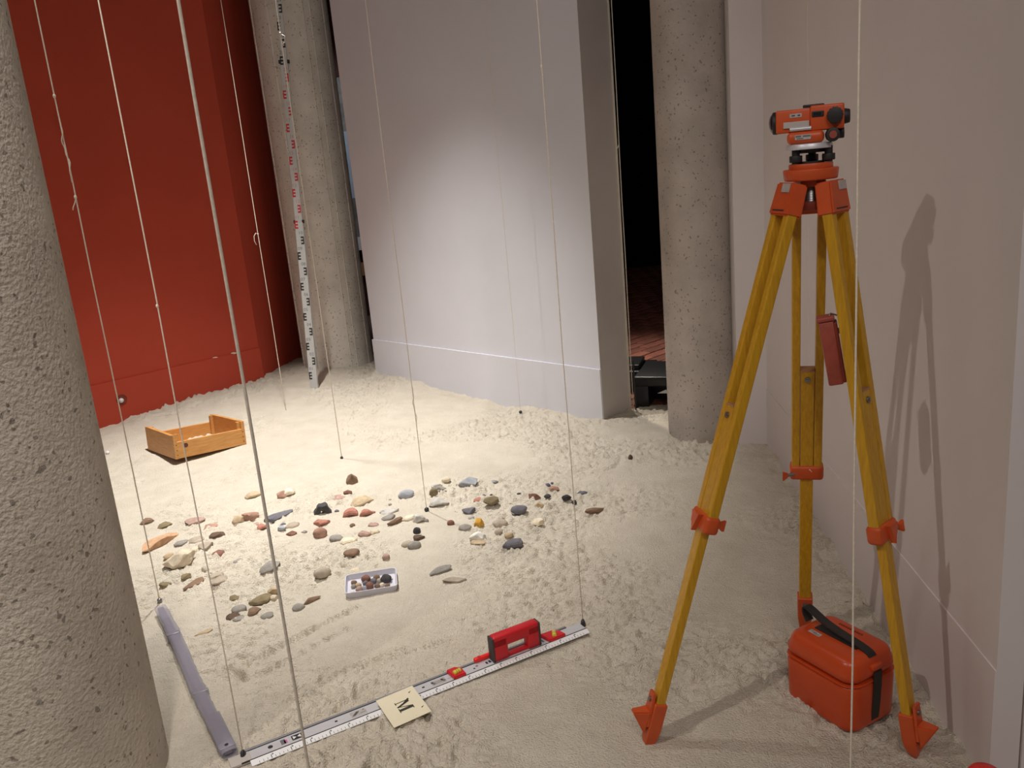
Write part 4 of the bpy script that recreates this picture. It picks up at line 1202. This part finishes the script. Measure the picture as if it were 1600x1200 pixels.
# ------------------------------------------------------------------ plumb lines
def string(px, py, label, r=0.0011, weight='lead', wr=0.006, z0=None, kinks=None, at=None, hang=0.0, shape='drop'):
    b = at if at is not None else G(px, py)
    zb = sz(b.x, b.y) if z0 is None else z0
    root = thing('plumb_line', label, 'string', V(b.x, b.y, zb), 'strings hung over the sand')
    pts = [V(b.x, b.y, zb + hang)]
    zk = [zb + hang + (ZT - zb - hang) * k / 14 for k in range(1, 15)]
    rr = random.Random(int(px * 7 + py))
    for z in zk:
        j = 0.0012 if z < ZT - 0.01 else 0
        pts.append(V(b.x + rr.uniform(-j, j), b.y + rr.uniform(-j, j), z))
    bm = BM(); tube(bm, pts, r, 6)
    st = obj('cord', bm, M['string'], root, True)
    n0 = V(b.x, b.y, 0).normalized(); ux = V(n0.y, -n0.x, 0)
    for kind, kpx, kpy in (kinks or []):
        c = onplane(kpx, kpy, b, n0); c = V(b.x, b.y, c.z)
        bm = BM()
        if kind == 'knot':
            sphere(bm, c, r * 2.0, 2, (1, 1, 1.5)); nm = 'knot'
        elif kind == 'tail':
            tube(bm, [c, c - ux * 0.004 - V(0, 0, 0.012), c - ux * 0.012 - V(0, 0, 0.026), c - ux * 0.014 - V(0, 0, 0.034)], r * 0.8, 6); nm = 'loose_end'
        elif kind == 'hook':
            tube(bm, [c, c - ux * 0.012 + V(0, 0, 0.006), c - ux * 0.024 - V(0, 0, 0.010), c - ux * 0.026 - V(0, 0, 0.038), c - ux * 0.018 - V(0, 0, 0.062)], r * 0.9, 6); nm = 'loose_end'
        elif kind == 'loop':
            tube(bm, [c + V(0, 0, 0.012), c + ux * 0.016 + V(0, 0, 0.004), c + ux * 0.014 - V(0, 0, 0.022), c - V(0, 0, 0.030)], r, 6); nm = 'loop'
        elif kind == 'twist':
            q = []
            for k in range(25):
                t = k / 24; q.append(c + ux * (0.0042 * math.sin(t * 11) + 0.002 * math.sin(t * 29)) * math.sin(math.pi * t) + n0 * 0.003 * math.cos(t * 11) - V(0, 0, 0.20 * t))
            tube(bm, q, r * 0.9, 6); nm = 'second_strand'
        obj(nm, bm, M['string'], st, True)
    if weight:
        bm = BM()
        c = V(b.x, b.y, zb + hang)
        if shape == 'drop':
            tube(bm, [c + V(0, 0, 0.004), c, c - V(0, 0, wr), c - V(0, 0, wr * 2.2), c - V(0, 0, wr * 3)], [wr * 0.4, wr * 0.8, wr, wr * 0.6, wr * 0.1], 12)
        elif shape == 'disc':
            sphere(bm, c + V(0, 0, 0.002), wr, 3, (0.55, 0.8, 1.5))
        else:
            sphere(bm, c + V(0, 0, wr * 0.7), wr, 2)
        obj('weight', bm, M[weight], root, True)
    return root

string(250, 941, 'frayed string with twisted strands over the sleeved bar, ending in a steel bead', 0.0022, 'steel', 0.009, kinks=[('knot', 88, 150), ('twist', 95, 178), ('tail', 118, 310), ('knot', 118, 308)], shape='ball')
string(381, 1184, 'string hanging down to the corner where straightedge and sleeved bar meet', 0.0016, 'lead', 0.013, kinks=[('knot', 233, 480)], shape='disc')
string(447, 642, 'string with a curled loose end hanging before the dark red return', 0.0021, None, kinks=[('hook', 399, 366), ('knot', 399, 366)])
string(534, 716, 'string with a small loop knot hanging beside the levelling staff', 0.0022, 'lead', 0.008, kinks=[('loop', 437, 58), ('knot', 437, 52)], shape='ball')
string(667, 799, 'doubled string hanging among the stones with a small dark bead at its end', 0.0016, 'lead', 0.010, kinks=[('twist', 640, 600)], shape='ball')
string(911, 974, 'string hanging over the free end of the straightedge beyond its red handle', 0.0014, 'lead', 0.014, shape='disc', kinks=[('knot', 833, 105)])
string(813, 638, 'thin string hanging close before the white wall skirting with a dark weight', 0.0010, 'lead', 0.010, shape='ball', at=G(813, 640))
string(0, 0, 'thick cord, thicker than the other strings, hanging before the stones', 0.0017, None, at=V(ray(329, 300).x, ray(329, 300).y, 0).normalized() * 0.85)
string(0, 1, 'pale string hanging in front of the tripod and orange case', 0.0016, None, at=V(0.49, 1.18, 0))
string(0, 2, 'thin string hanging behind the tripod close to the off-white wall', 0.0009, None, at=V(1.02, 2.85, 0))
string(0, 3, 'string hanging against the corner strip of the white wall beside the doorway', 0.0022, None, at=W_C + wdir * 0.022 + wnrm * 0.0, kinks=[('tail', 958, 225)])

# ------------------------------------------------------------------ stones, sherds and flakes
def rock_material(name, c, k):
    m = mat('stone_' + name, tuple(min(1, v * 1.42 + 0.02) for v in c), 0.85, color2=tuple(v * 0.85 + 0.01 for v in c), vscale=26, bump=0.5, bscale=70, spec=0.25, bdist=0.003)
    return m
ROCKC = {
    'brown': (0.20, 0.125, 0.08), 'darkbrown': (0.105, 0.065, 0.042), 'olive': (0.20, 0.155, 0.085), 'mauve': (0.36, 0.24, 0.20),
    'rose': (0.33, 0.19, 0.14), 'coral': (0.37, 0.16, 0.115), 'slate': (0.13, 0.125, 0.145), 'dark': (0.045, 0.042, 0.045), 'bluegrey': (0.30, 0.315, 0.345),
    'grey': (0.26, 0.24, 0.215), 'greytan': (0.36, 0.305, 0.24), 'tan': (0.44, 0.34, 0.22), 'paletan': (0.56, 0.48, 0.36), 'orange': (0.50, 0.30, 0.175),
    'redbrown': (0.19, 0.088, 0.063), 'cream': (0.68, 0.59, 0.45), 'ochre': (0.55, 0.30, 0.04), 'palegrey': (0.47, 0.45, 0.42), 'white': (0.72, 0.69, 0.63), 'purple': (0.10, 0.085, 0.14)}
RM = {k: rock_material(k, v, 0) for k, v in ROCKC.items()}

from mathutils import noise as mnoise
def rock_mesh(kind, L_, W_, Hh, seed):
    rd = random.Random(seed)
    bm = BM()
    if kind in ('p', 'r', 'l'):
        bmesh.ops.create_icosphere(bm, subdivisions=3, radius=1.0)
        so = V(rd.uniform(-50, 50), rd.uniform(-50, 50), rd.uniform(-50, 50))
        amp = {'p': 0.16, 'r': 0.30, 'l': 0.22}[kind]
        for v in bm.verts:
            p = v.co.copy()
            v.co = p * (1 + amp * mnoise.noise(p * 1.1 + so) + amp * 0.45 * mnoise.noise(p * 2.6 + so))
        if kind != 'p':
            for q in range(15 if kind == 'r' else 8):                # knap flat facets
                n = V(rd.gauss(0, 1), rd.gauss(0, 1), rd.gauss(0, 0.8)).normalized(); dlim = rd.uniform(0.52, 0.84)
                for v in bm.verts:
                    t = v.co.dot(n) - dlim
                    if t > 0: v.co -= n * t * 0.94
        for v in bm.verts:
            if v.co.z < -0.55: v.co.z = -0.55 + (v.co.z + 0.55) * 0.25
    else:
        n = 7
        out = []
        for k in range(n):
            a = k * math.tau / n + rd.uniform(-0.22, 0.22)
            r = rd.uniform(0.62, 1.12)
            out.append((math.cos(a) * r, math.sin(a) * r))
        lev = [(-0.55, 0.86), (-0.3, 1.0), (0.35, 0.97), (0.75, 0.72)]
        curve = {'f': 0.12, 's': 0.75, 'a': 2.4}[kind]
        rings = []
        for z, sc in lev:
            rings.append([bm.verts.new((x * sc, y * sc, z + rd.uniform(-0.1, 0.1))) for x, y in out])
        for r0, r1 in zip(rings, rings[1:]):
            for k in range(n): bm.faces.new((r0[k], r0[(k + 1) % n], r1[(k + 1) % n], r1[k]))
        bm.faces.new(rings[0][::-1]); bm.faces.new(rings[-1])
        bmesh.ops.triangulate(bm, faces=bm.faces[:])
        bmesh.ops.subdivide_edges(bm, edges=bm.edges[:], cuts=1, use_grid_fill=True)
        th = {'f': 1.0, 's': 0.55, 'a': 0.30}[kind]
        so = V(rd.uniform(-50, 50), 0, 0)
        for v in bm.verts:
            x, y, z = v.co
            v.co.z = z * th + curve * (0.5 - x * x) * (1 if kind != 'f' else rd.choice((1,))) + 0.12 * mnoise.noise(v.co * 2 + so)
    xs = [v.co.x for v in bm.verts]; ys = [v.co.y for v in bm.verts]; zs = [v.co.z for v in bm.verts]
    for v in bm.verts:
        v.co.x = (v.co.x - (max(xs) + min(xs)) / 2) / (max(xs) - min(xs)) * L_
        v.co.y = (v.co.y - (max(ys) + min(ys)) / 2) / (max(ys) - min(ys)) * W_
        v.co.z = (v.co.z - min(zs)) / (max(zs) - min(zs)) * Hh
    bmesh.ops.recalc_face_normals(bm, faces=bm.faces)
    me = bpy.data.meshes.new('stone'); bm.to_mesh(me); bm.free()
    me.polygons.foreach_set('use_smooth', [True] * len(me.polygons))
    me.set_sharp_from_angle(angle=math.radians({'p': 60, 'r': 13, 'l': 15}.get(kind, 16)))
    return me

_seed = [100]
def stone(px, py, wp, hp, kind, col, label, slope=0.0, group=None, tilt=0.0, lift=0.0):
    """a stone that the photograph shows centred at (px, py), wp x hp pixels"""
    _seed[0] += 1
    g0 = G(px, py + hp * 0.18)
    dist = (g0 - CAM).length
    depth = -(R3.transposed() @ (g0 - CAM)).z
    scale = F_PX / depth
    el = math.asin(min(1, H / dist))
    phi = math.atan2(math.tan(math.radians(slope - 5)), math.sin(el)) if slope else math.radians(random.Random(_seed[0]).uniform(-10, 10))
    phi = max(-1.1, min(1.1, phi))
    yaw = phi + math.atan2(-g0.x, g0.y)
    L_ = wp / scale / max(math.cos(phi), 0.55) * (0.97 if abs(phi) < 0.4 else 0.92)
    asp = {'p': 0.78, 'r': 0.75, 'l': 0.36, 'f': 0.62, 's': 0.66, 'a': 0.6}[kind]
    W_ = L_ * asp
    vert = abs(L_ * math.sin(phi)) * 0.75 + W_ * math.cos(phi)
    Hh = (hp / scale - vert * math.sin(el) * 0.62) / math.cos(el)
    lim = {'p': (0.48, 0.9), 'r': (0.42, 1.2), 'l': (0.2, 0.45), 'f': (0.14, 0.34), 's': (0.2, 0.5), 'a': (0.35, 0.8)}[kind]
    Hh = max(lim[0] * W_, min(lim[1] * L_, Hh))
    me = rock_mesh(kind, L_, W_, Hh, _seed[0])
    name = {'p': 'pebble', 'r': 'stone', 'l': 'stone', 'f': 'stone_flake', 's': 'pottery_sherd', 'a': 'pottery_sherd'}[kind]
    me.name = name
    o = mesh_obj(name, me, RM[col])
    z = sz(g0.x, g0.y)
    o.location = (g0.x, g0.y, z - Hh * 0.10 - 0.001 + lift)
    rq = random.Random(_seed[0] + 5)
    o.rotation_euler = (tilt if tilt else (rq.uniform(0.05, 0.22) if kind in 'fs' else 0), rq.uniform(-0.1, 0.1), yaw)
    cat = {'p': 'pebble', 'r': 'stone', 'l': 'stone', 'f': 'stone', 's': 'pottery sherd', 'a': 'pottery sherd'}[kind]
    tag(o, label, cat, group)
    return o

def c3(cx, cy, w_, h_, *a, **k): return stone(200 + cx / 4, 720 + cy / 4, w_ / 4, h_ / 4, *a, **k)
def c4(cx, cy, w_, h_, *a, **k): return stone(580 + cx / 4, 700 + cy / 4, w_ / 4, h_ / 4, *a, **k)

# -- the half of the scatter nearer the rough column
c3(115, 376, 95, 50, 's', 'brown', 'brown sherd lying apart between crate and long orange sherd')
c3(231, 397, 82, 45, 's', 'olive', 'olive grey sherd beside the lone brown sherd', 22)
c3(420, 363, 125, 58, 'r', 'mauve', 'flat-topped dusty pink slab with brown underside')
c3(512, 394, 122, 42, 'f', 'rose', 'thin pinkish tan flake in front of the dusty pink slab', 16)
c3(690, 372, 90, 65, 'r', 'tan', 'tan block leaning against a rose brown block')
c3(768, 350, 105, 75, 'r', 'rose', 'rose brown block leaning against a tan block', 12)
c3(800, 392, 52, 24, 'f', 'mauve', 'small pink flake behind the coral red sherd', 18)
c3(838, 421, 78, 50, 's', 'coral', 'single coral red sherd behind the thick cord', 18)
c3(948, 341, 190, 62, 'l', 'slate', 'long slate grey stone, longest in the scatter', 17)
c3(968, 390, 42, 40, 'p', 'slate', 'small dark grey pebble below the long slate stone')
c3(1030, 407, 95, 40, 'f', 'greytan', 'pale pinkish grey flake leaning over a dark red stone', 15)
c3(965, 438, 56, 40, 'r', 'bluegrey', 'small blue grey stone in the cluster by the thick cord')
c3(1022, 456, 70, 38, 'r', 'redbrown', 'dark red stone in the cluster by the thick cord')
c3(1102, 447, 40, 18, 'f', 'grey', 'tiny grey chip beside the dark red stone')
c3(556, 454, 96, 50, 'r', 'darkbrown', 'angular dark brown stone above a row of grey tan stones', 12)
c3(335, 505, 96, 38, 'f', 'grey', 'thin grey flake beside a stubby grey tan stone', 14)
c3(430, 492, 95, 46, 'r', 'greytan', 'stubby grey tan stone beside the thin grey flake', 12)
c3(495, 533, 95, 50, 'r', 'greytan', 'humped grey tan stone above the dark red brown flake', 10)
c3(410, 550, 76, 36, 'f', 'paletan', 'pale tan flake touching the large pale stone', 10)
c3(187, 499, 235, 100, 'l', 'orange', 'long pale orange sherd at the edge of the scatter', 24)
c3(252, 598, 66, 48, 'r', 'tan', 'small brown-edged tan stone beside the large pale stone', 14)
c3(330, 626, 212, 120, 'r', 'paletan', 'largest pale triangular stone with a flat top')
c3(563, 568, 80, 56, 's', 'redbrown', 'dark red brown curved flake beyond the humped grey stone', 24)
c3(366, 728, 70, 42, 'r', 'olive', 'small dark olive stone in front of the large pale stone')
c3(236, 779, 76, 48, 'r', 'olive', 'lone dark olive stone near the string with steel bead')
c3(418, 768, 130, 52, 'l', 'brown', 'slim orange brown stone pointing away from the column', 24)
c3(482, 677, 46, 46, 'r', 'greytan', 'small upright grey tan chunk under a thin string', 0)
c3(536, 678, 70, 36, 'f', 'greytan', 'short grey tan flake behind two longer grey tan flakes', 20)
c3(552, 726, 100, 54, 'f', 'greytan', 'broad grey tan flake lying side by side with a narrower one', 16)
c3(572, 760, 110, 44, 'f', 'greytan', 'narrow grey tan flake lying side by side with a broader one', 14)
c3(688, 620, 66, 40, 'p', 'grey', 'single grey brown pebble amid empty sand', 12)
c3(890, 656, 142, 68, 'r', 'grey', 'thick grey brown slab crossed by the thick cord', 14)
c3(1402, 122, 78, 84, 'r', 'brown', 'upright brown block standing alone beyond the pink sherd')
c3(783, 212, 100, 46, 's', 'tan', 'tan wedge-shaped sherd near the bright patch of sand', 14)
c3(1008, 203, 84, 66, 's', 'cream', 'cream slab resting behind a red brown stone')
c3(968, 214, 74, 56, 'r', 'rose', 'red brown stone resting on a cream slab')
c3(1322, 215, 110, 50, 's', 'mauve', 'pale pink sherd with a dark broken edge', 18)
c3(1372, 196, 46, 42, 'r', 'redbrown', 'dark brown chip at the end of a pink sherd', 24)
c3(1460, 246, 156, 66, 's', 'tan', 'pale tan triangular sherd near the upright brown block', 14)
c3(1305, 313, 30, 20, 'p', 'slate', 'tiny dark pebble beside the dark arched sherd')
c3(1390, 333, 102, 60, 's', 'coral', 'coral red sherd, larger of two touching')
c3(1490, 331, 90, 60, 's', 'coral', 'coral red sherd, squarer of two touching')
c3(1214, 382, 106, 50, 'r', 'coral', 'brick red fragment in front of the dark arched sherd')
c3(1205, 451, 92, 80, 'p', 'rose', 'round rosy tan stone with a flat face')
c3(1403, 402, 36, 28, 'p', 'brown', 'tiny brown pebble below the coral red sherds')
c3(1535, 399, 70, 24, 'f', 'mauve', 'thin pinkish flake below the squarer coral sherd')
c3(1302, 484, 90, 48, 'p', 'grey', 'brown grey oval pebble beside the round rosy stone')
c3(1382, 493, 112, 44, 'f', 'cream', 'cream flat stone half sunk in the sand')
c3(1480, 457, 84, 36, 'f', 'mauve', 'mauve brown flake beyond the cream flat stone')
c3(1530, 452, 40, 18, 'f', 'tan', 'small tan chip touching the mauve brown flake')
c3(1400, 586, 106, 54, 'p', 'brown', 'brown flat-sided pebble alone in front of the cream stone')
c3(1416, 672, 90, 54, 'p', 'paletan', 'smooth pale tan pebble behind the white tray')
c3(1216, 709, 112, 80, 'p', 'greytan', 'large rounded grey stone beside the white tray', 10)
c3(664, 851, 64, 38, 'r', 'olive', 'small yellowish olive stone before the olive tan rock')
c3(912, 812, 72, 62, 'r', 'tan', 'tan rock behind the olive tan rock')
c3(835, 860, 142, 80, 'r', 'olive', 'large olive tan rock near the thick cord', 16)
c3(916, 856, 62, 42, 'r', 'paletan', 'pale crumbly stone touching the olive tan rock')
c3(693, 915, 97, 46, 'p', 'grey', 'grey oval stone between the yellowish olive stone and dark brown stone')
c3(658, 968, 92, 50, 'r', 'darkbrown', 'dark grey brown stone at the end of the dark row')
c3(694, 977, 92, 36, 'f', 'grey', 'flat grey flake leaning on the dark row stone', 16)
c3(790, 937, 76, 58, 's', 'brown', 'tilted brown flake between two grey stones', 30)
c3(870, 964, 83, 48, 'p', 'grey', 'grey pointed pebble beside the tilted brown flake', 12)
c3(1066, 912, 84, 58, 'p', 'grey', 'grey rounded stone touching a brown stick-like stone', 8)
c3(1148, 866, 124, 50, 'l', 'brown', 'brown stick-like stone beside a grey rounded stone', 16)
c3(1592, 321, 42, 34, 'r', 'palegrey', 'pale grey chip between coral sherds and grey slab')
c3(1560, 440, 30, 18, 'p', 'grey', 'tiny grey pebble near the mauve brown flake')

# dark arched sherd: half of a broken vessel rim standing on its ends
def arch_sherd():
    g0 = G(200 + 1218 / 4, 720 + 325 / 4); z = sz(g0.x, g0.y)
    n0 = V(g0.x, g0.y, 0).normalized(); ux = V(n0.y, -n0.x, 0)
    bm = BM(); rings = []
    for k in range(13):
        a = math.pi * (1.02 - 1.0 * k / 12)
        r = 0.024 + 0.003 * math.sin(k * 1.7)
        c = V(g0.x, g0.y, z - 0.004) + ux * r * math.cos(a) + V(0, 0, 1.35 * r * math.sin(a))
        d = ux * math.cos(a) + V(0, 0, math.sin(a))
        wdt = 0.040 + 0.010 * math.cos(k * 0.9)
        rings.append([bm.verts.new(c + d * sd * 0.011 + n0 * (sn * wdt / 2 + 0.004 * math.sin(k))) for sd, sn in ((-1, -1), (1, -1), (1, 1), (-1, 1))])
    for r0, r1 in zip(rings, rings[1:]):
        for q in range(4): bm.faces.new((r0[q], r0[(q + 1) % 4], r1[(q + 1) % 4], r1[q]))
    bm.faces.new(rings[0][::-1]); bm.faces.new(rings[-1])
    tag(obj('pottery_sherd', bm, RM['dark'], None, origin=V(g0.x, g0.y, z), auto=50), 'dark arched sherd standing like a broken vessel rim', 'pottery sherd')
arch_sherd()

# thin weathered splinter in the shade of the column
c3(475, 1073, 122, 32, 'l', 'tan', 'thin weathered tan splinter lying apart in the column shade', 8)

# -- the half of the scatter nearer the tripod
c4(470, 205, 60, 40, 'p', 'paletan', 'pale tan lumpy pebble behind the light grey slab cluster')
c4(440, 268, 64, 32, 'r', 'grey', 'dark sliver wedged behind the small olive grey stone')
c4(412, 246, 72, 46, 'r', 'palegrey', 'pale grey stone resting above the small olive grey stone')
c4(395, 296, 58, 56, 'p', 'olive', 'small olive grey stone beside the light grey slab')
c4(422, 343, 132, 66, 'r', 'palegrey', 'angular light grey slab beside a hanging dark bead', 8)
c4(603, 222, 126, 84, 'r', 'bluegrey', 'large faceted blue grey flint, biggest blue grey stone')
c4(770, 207, 48, 26, 'r', 'bluegrey', 'small blue grey chip beyond the large flint')
c4(221, 292, 106, 68, 'p', 'bluegrey', 'rounded blue grey stone with a darker lower edge')
c4(115, 396, 126, 42, 'f', 'palegrey', 'pale grey flat stone beside the hanging dark bead', 10)
c4(112, 438, 92, 38, 'f', 'grey', 'grey brown flat stone on top of a brown tan one', 10)
c4(154, 458, 108, 56, 'l', 'brown', 'brown tan elongated stone of the flat stack', 18)
c4(236, 440, 70, 44, 'f', 'cream', 'cream flake at the end of the flat stack', 24)
c4(300, 450, 86, 66, 'r', 'palegrey', 'pale crumbly grey lump below the hanging dark bead')
c4(348, 460, 26, 24, 'p', 'grey', 'tiny grey pebble touching the crumbly lump')
c4(675, 323, 82, 32, 'f', 'coral', 'flat reddish sherd beside the olive tan boulder', 8)
c4(752, 351, 106, 68, 'r', 'olive', 'olive tan boulder behind the ochre stone')
c4(702, 290, 32, 12, 'f', 'dark', 'thin dark chip between the flint and the flat reddish sherd')
c4(750, 288, 22, 14, 'f', 'dark', 'tiny dark chip beside the small slate pebble')
c4(781, 300, 30, 22, 'p', 'slate', 'small slate pebble behind the olive tan boulder')
c4(612, 398, 90, 50, 'r', 'slate', 'slate grey stone behind a small grey pebble')
c4(624, 430, 40, 30, 'p', 'palegrey', 'small grey pebble in front of the slate grey stone')
c4(585, 495, 82, 50, 'p', 'grey', 'grey mottled pebble beside the ochre stone', 14)
c4(675, 476, 66, 70, 'r', 'ochre', 'bright yellow ochre stone, the only one of its colour')
c4(497, 468, 48, 42, 'p', 'redbrown', 'round dark red ball-like stone')
c4(839, 413, 66, 38, 'r', 'greytan', 'grey lumpy stone touching the large dark pebble')
c4(928, 398, 110, 66, 'p', 'slate', 'large smooth dark grey pebble')
c4(806, 468, 102, 62, 'p', 'greytan', 'mottled grey tan stone before the large dark pebble')
c4(803, 525, 66, 42, 'p', 'greytan', 'grey tan pebble touching a pinkish tan pebble')
c4(862, 546, 60, 40, 'p', 'tan', 'pinkish tan pebble touching a grey tan pebble')
c4(665, 560, 112, 74, 'r', 'white', 'rough white stone with brown rim')
c4(670, 590, 100, 30, 'f', 'tan', 'brown rind under the rough white stone')
c4(888, 606, 134, 58, 'f', 'slate', 'dark grey angular flake in front of a small tan pebble', 0)
c4(937, 583, 44, 26, 'p', 'tan', 'small tan pebble behind the dark angular flake')
c4(1041, 474, 94, 62, 'r', 'cream', 'cream knobbly stone standing apart')
c4(1022, 300, 76, 48, 'r', 'redbrown', 'dark red brown angular stone beside the small black oval pebble')
c4(1050, 355, 58, 46, 'r', 'tan', 'orange brown lump below the dark red brown stone')
c4(1102, 233, 40, 28, 'p', 'purple', 'small purple black pebble')
c4(1130, 218, 20, 12, 'p', 'purple', 'tiny purple chip behind the purple black pebble')
c4(1146, 255, 68, 36, 'r', 'rose', 'pinkish tan stone before the purple black pebble')
c4(1103, 312, 46, 28, 'p', 'dark', 'small black oval pebble')
c4(1224, 322, 62, 50, 'r', 'dark', 'dark angular stone of the pair under a string')
c4(1268, 333, 36, 46, 'p', 'dark', 'dark round pebble of the pair under a string')
c4(1322, 278, 76, 36, 'f', 'slate', 'slate flake with a white end')
c4(1300, 270, 34, 22, 'r', 'white', 'white chip at the end of the slate flake')
c4(1394, 388, 126, 56, 'l', 'brown', 'long brown stone, the one closest to the tripod', 14)
c4(925, 288, 30, 16, 'f', 'dark', 'tiny dark chip beyond the large dark pebble')
c4(300, 560, 76, 46, 'r', 'darkbrown', 'dark brown stone under a black ball-like pebble')
c4(288, 534, 50, 52, 'p', 'dark', 'black ball-like pebble perched on a dark brown stone', lift=0.012)
c4(225, 592, 78, 48, 'p', 'greytan', 'grey tan pebble behind its twin near the black ball')
c4(268, 606, 88, 62, 'p', 'grey', 'grey pebble in front of its twin near the black ball')
c4(95, 691, 50, 42, 'p', 'mauve', 'small pale pinkish pebble behind the white tray end')
c4(432, 756, 156, 66, 'l', 'grey', 'long bone-like grey stone, straighter of two', 18)
c4(520, 819, 158, 44, 'l', 'greytan', 'pointed spindle-shaped stone in front of the bone-like stone', 8)
c4(8, 406, 40, 22, 's', 'coral', 'coral chip beside the pale grey flat stone')
c4(20, 477, 52, 20, 'f', 'rose', 'rosy flake below the flat stack')
c4(20, 521, 60, 28, 'f', 'paletan', 'pale tan flake below the rosy flake')
c4(118, 322, 20, 12, 'p', 'grey', 'tiny grey pebble between the blue grey stone and the flat stack')
c4(118, 353, 24, 14, 'p', 'grey', 'tiny grey pebble right above the pale grey flat stone')
stone(985, 716, 8, 10, 'r', 'darkbrown', 'lone small dark lump in bare sand before the white wall')

# -- white tray with pebbles
def build_tray():
    a, b, c_, d_ = G(540, 937), G(622, 924), G(619, 899), G(546, 906)
    ex = (b - a); ln = ex.length; ex.normalize(); ey = V(-ex.y, ex.x, 0); up = V(0, 0, 1)
    wd = (d_ - a).dot(ey) * 0.98
    o = a + ex * ln / 2 + ey * wd / 2; o.z = sz(o.x, o.y) + 0.001
    root = thing('plastic_tray', 'white plastic tray of small pebbles lying on the sand', 'tray', o)
    bm = BM(); rounded_box(bm, o, ex, ey, up, ln, wd, 0.0, 0.004, 0.014, 0.95, 0.96); obj('base', bm, M['grey_white'], root, auto=40)
    bm = BM(); n = 6; prof = [(0.004, 0.0), (0.0, 0.021), (-0.002, 0.022), (0.003, 0.022), (0.0065, 0.003)]
    prof = [(0.95, 0.0, 0.0), (1.0, 0.022, 0.0), (1.015, 0.023, 0.0), (1.015, 0.0215, 0.0)]
    def ring(tp, z, ins):
        pts = []; hx, hy = ln / 2 * tp - ins, wd / 2 * tp - ins; r = 0.014
        for cx, cy, a0 in ((hx - r, hy - r, 0), (-hx + r, hy - r, 90), (-hx + r, -hy + r, 180), (hx - r, -hy + r, 270)):
            for k in range(n + 1):
                an = math.radians(a0 + 90 * k / n); pts.append(bm.verts.new(o + ex * (cx + r * math.cos(an)) + ey * (cy + r * math.sin(an)) + up * z))
        return pts
    rs = [ring(0.95, 0.0, 0), ring(1.0, 0.0205, 0), ring(1.0, 0.0225, -0.001), ring(1.0, 0.0225, 0.0022), ring(0.955, 0.003, 0.0022)]
    for r0, r1 in zip(rs, rs[1:]):
        m = len(r0)
        for i in range(m): bm.faces.new((r0[i], r0[(i + 1) % m], r1[(i + 1) % m], r1[i]))
    obj('rim_wall', bm, M['grey_white'], root, auto=40)
    # contents, in tray fractions
    items = [(0.10, 0.75, 0.021, 'brown', 'brown curved pebble in the tray corner by its short end'), (0.09, 0.50, 0.020, 'grey', 'grey green pebble at the sherd end of the white tray'),
             (0.20, 0.52, 0.024, 'tan', 'tan chunk in the white tray'), (0.22, 0.25, 0.026, 'mauve', 'flat pinkish pebble in the white tray'),
             (0.07, 0.18, 0.012, 'white', 'white chip in the white tray corner'), (0.34, 0.28, 0.022, 'bluegrey', 'grey green pebble beside the round reddish one in the tray'),
             (0.46, 0.33, 0.034, 'redbrown', 'round reddish pebble in the white tray'), (0.38, 0.80, 0.036, 'redbrown', 'long reddish brown pebble against the tray rim facing the stones'),
             (0.36, 0.58, 0.022, 'slate', 'slate pebble in the middle of the tray'), (0.55, 0.62, 0.026, 'slate', 'dark grey pebble amid the tray'),
             (0.62, 0.84, 0.024, 'brown', 'rosy brown pebble against the tray rim beside the dark grey one'), (0.68, 0.60, 0.022, 'greytan', 'grey tan pebble beside the black one'),
             (0.63, 0.30, 0.022, 'brown', 'hollow brown pebble beside the cream one in the tray'), (0.74, 0.32, 0.020, 'cream', 'cream pebble beside the hollow brown one in the tray'),
             (0.84, 0.56, 0.042, 'dark', 'largest black pebble in the white tray'), (0.86, 0.22, 0.020, 'brown', 'flat brown chip beneath the black pebble'),
             (0.95, 0.66, 0.016, 'white', 'white chip at the black pebble end of the tray')]
    for i, (u, v, s_, col, lb) in enumerate(items):
        me = rock_mesh('p' if s_ > 0.018 else 'r', s_, s_ * 0.8, s_ * 0.62, 900 + i); me.name = 'pebble'
        q = mesh_obj('pebble', me, RM[col])
        p = o + ex * (u - 0.5) * (ln - 0.026) + ey * (v - 0.5) * (wd - 0.024)
        q.location = (p.x, p.y, o.z + 0.0042); q.rotation_euler = (0, 0, i * 1.3)
        tag(q, lb, 'pebble')
build_tray()

# small pale stopper on the sand by the column, red knob by the wall end
p = G(168, 708)
bm = BM(); z = sz(p.x, p.y); sphere(bm, V(p.x, p.y, z + 0.008), 0.011, 2, (1, 1, 0.8)); 
tag(obj('white_stopper', bm, M['white_plastic'], None, True, origin=V(p.x, p.y, z)), 'tiny white round stopper on the sand before the red wall', 'stopper')

def build_red_cup():
    c = G(1540, 1203, 0.10); c.z = 0
    zs = sz(c.x, c.y)
    root = thing('red_cup', 'bright red round-topped plastic cup at the free end of the off-white wall', 'cup', V(c.x, c.y, zs))
    bm = BM(); tube(bm, [V(c.x, c.y, z + zs * (0.1 - z) * 10) for z in (0.0, 0.02, 0.07, 0.088, 0.097, 0.100)], [0.040, 0.040, 0.037, 0.035, 0.028, 0.010], 32)
    obj('shell', bm, M['red_bright'], root, True)
    bm = BM(); tube(bm, [V(c.x, c.y, zs * (1 - z * 10) + z) for z in (0.0, 0.003, 0.010, 0.012)], [0.042, 0.045, 0.045, 0.041], 32)
    obj('rim', bm, M['red_bright'], root, True)
build_red_cup()
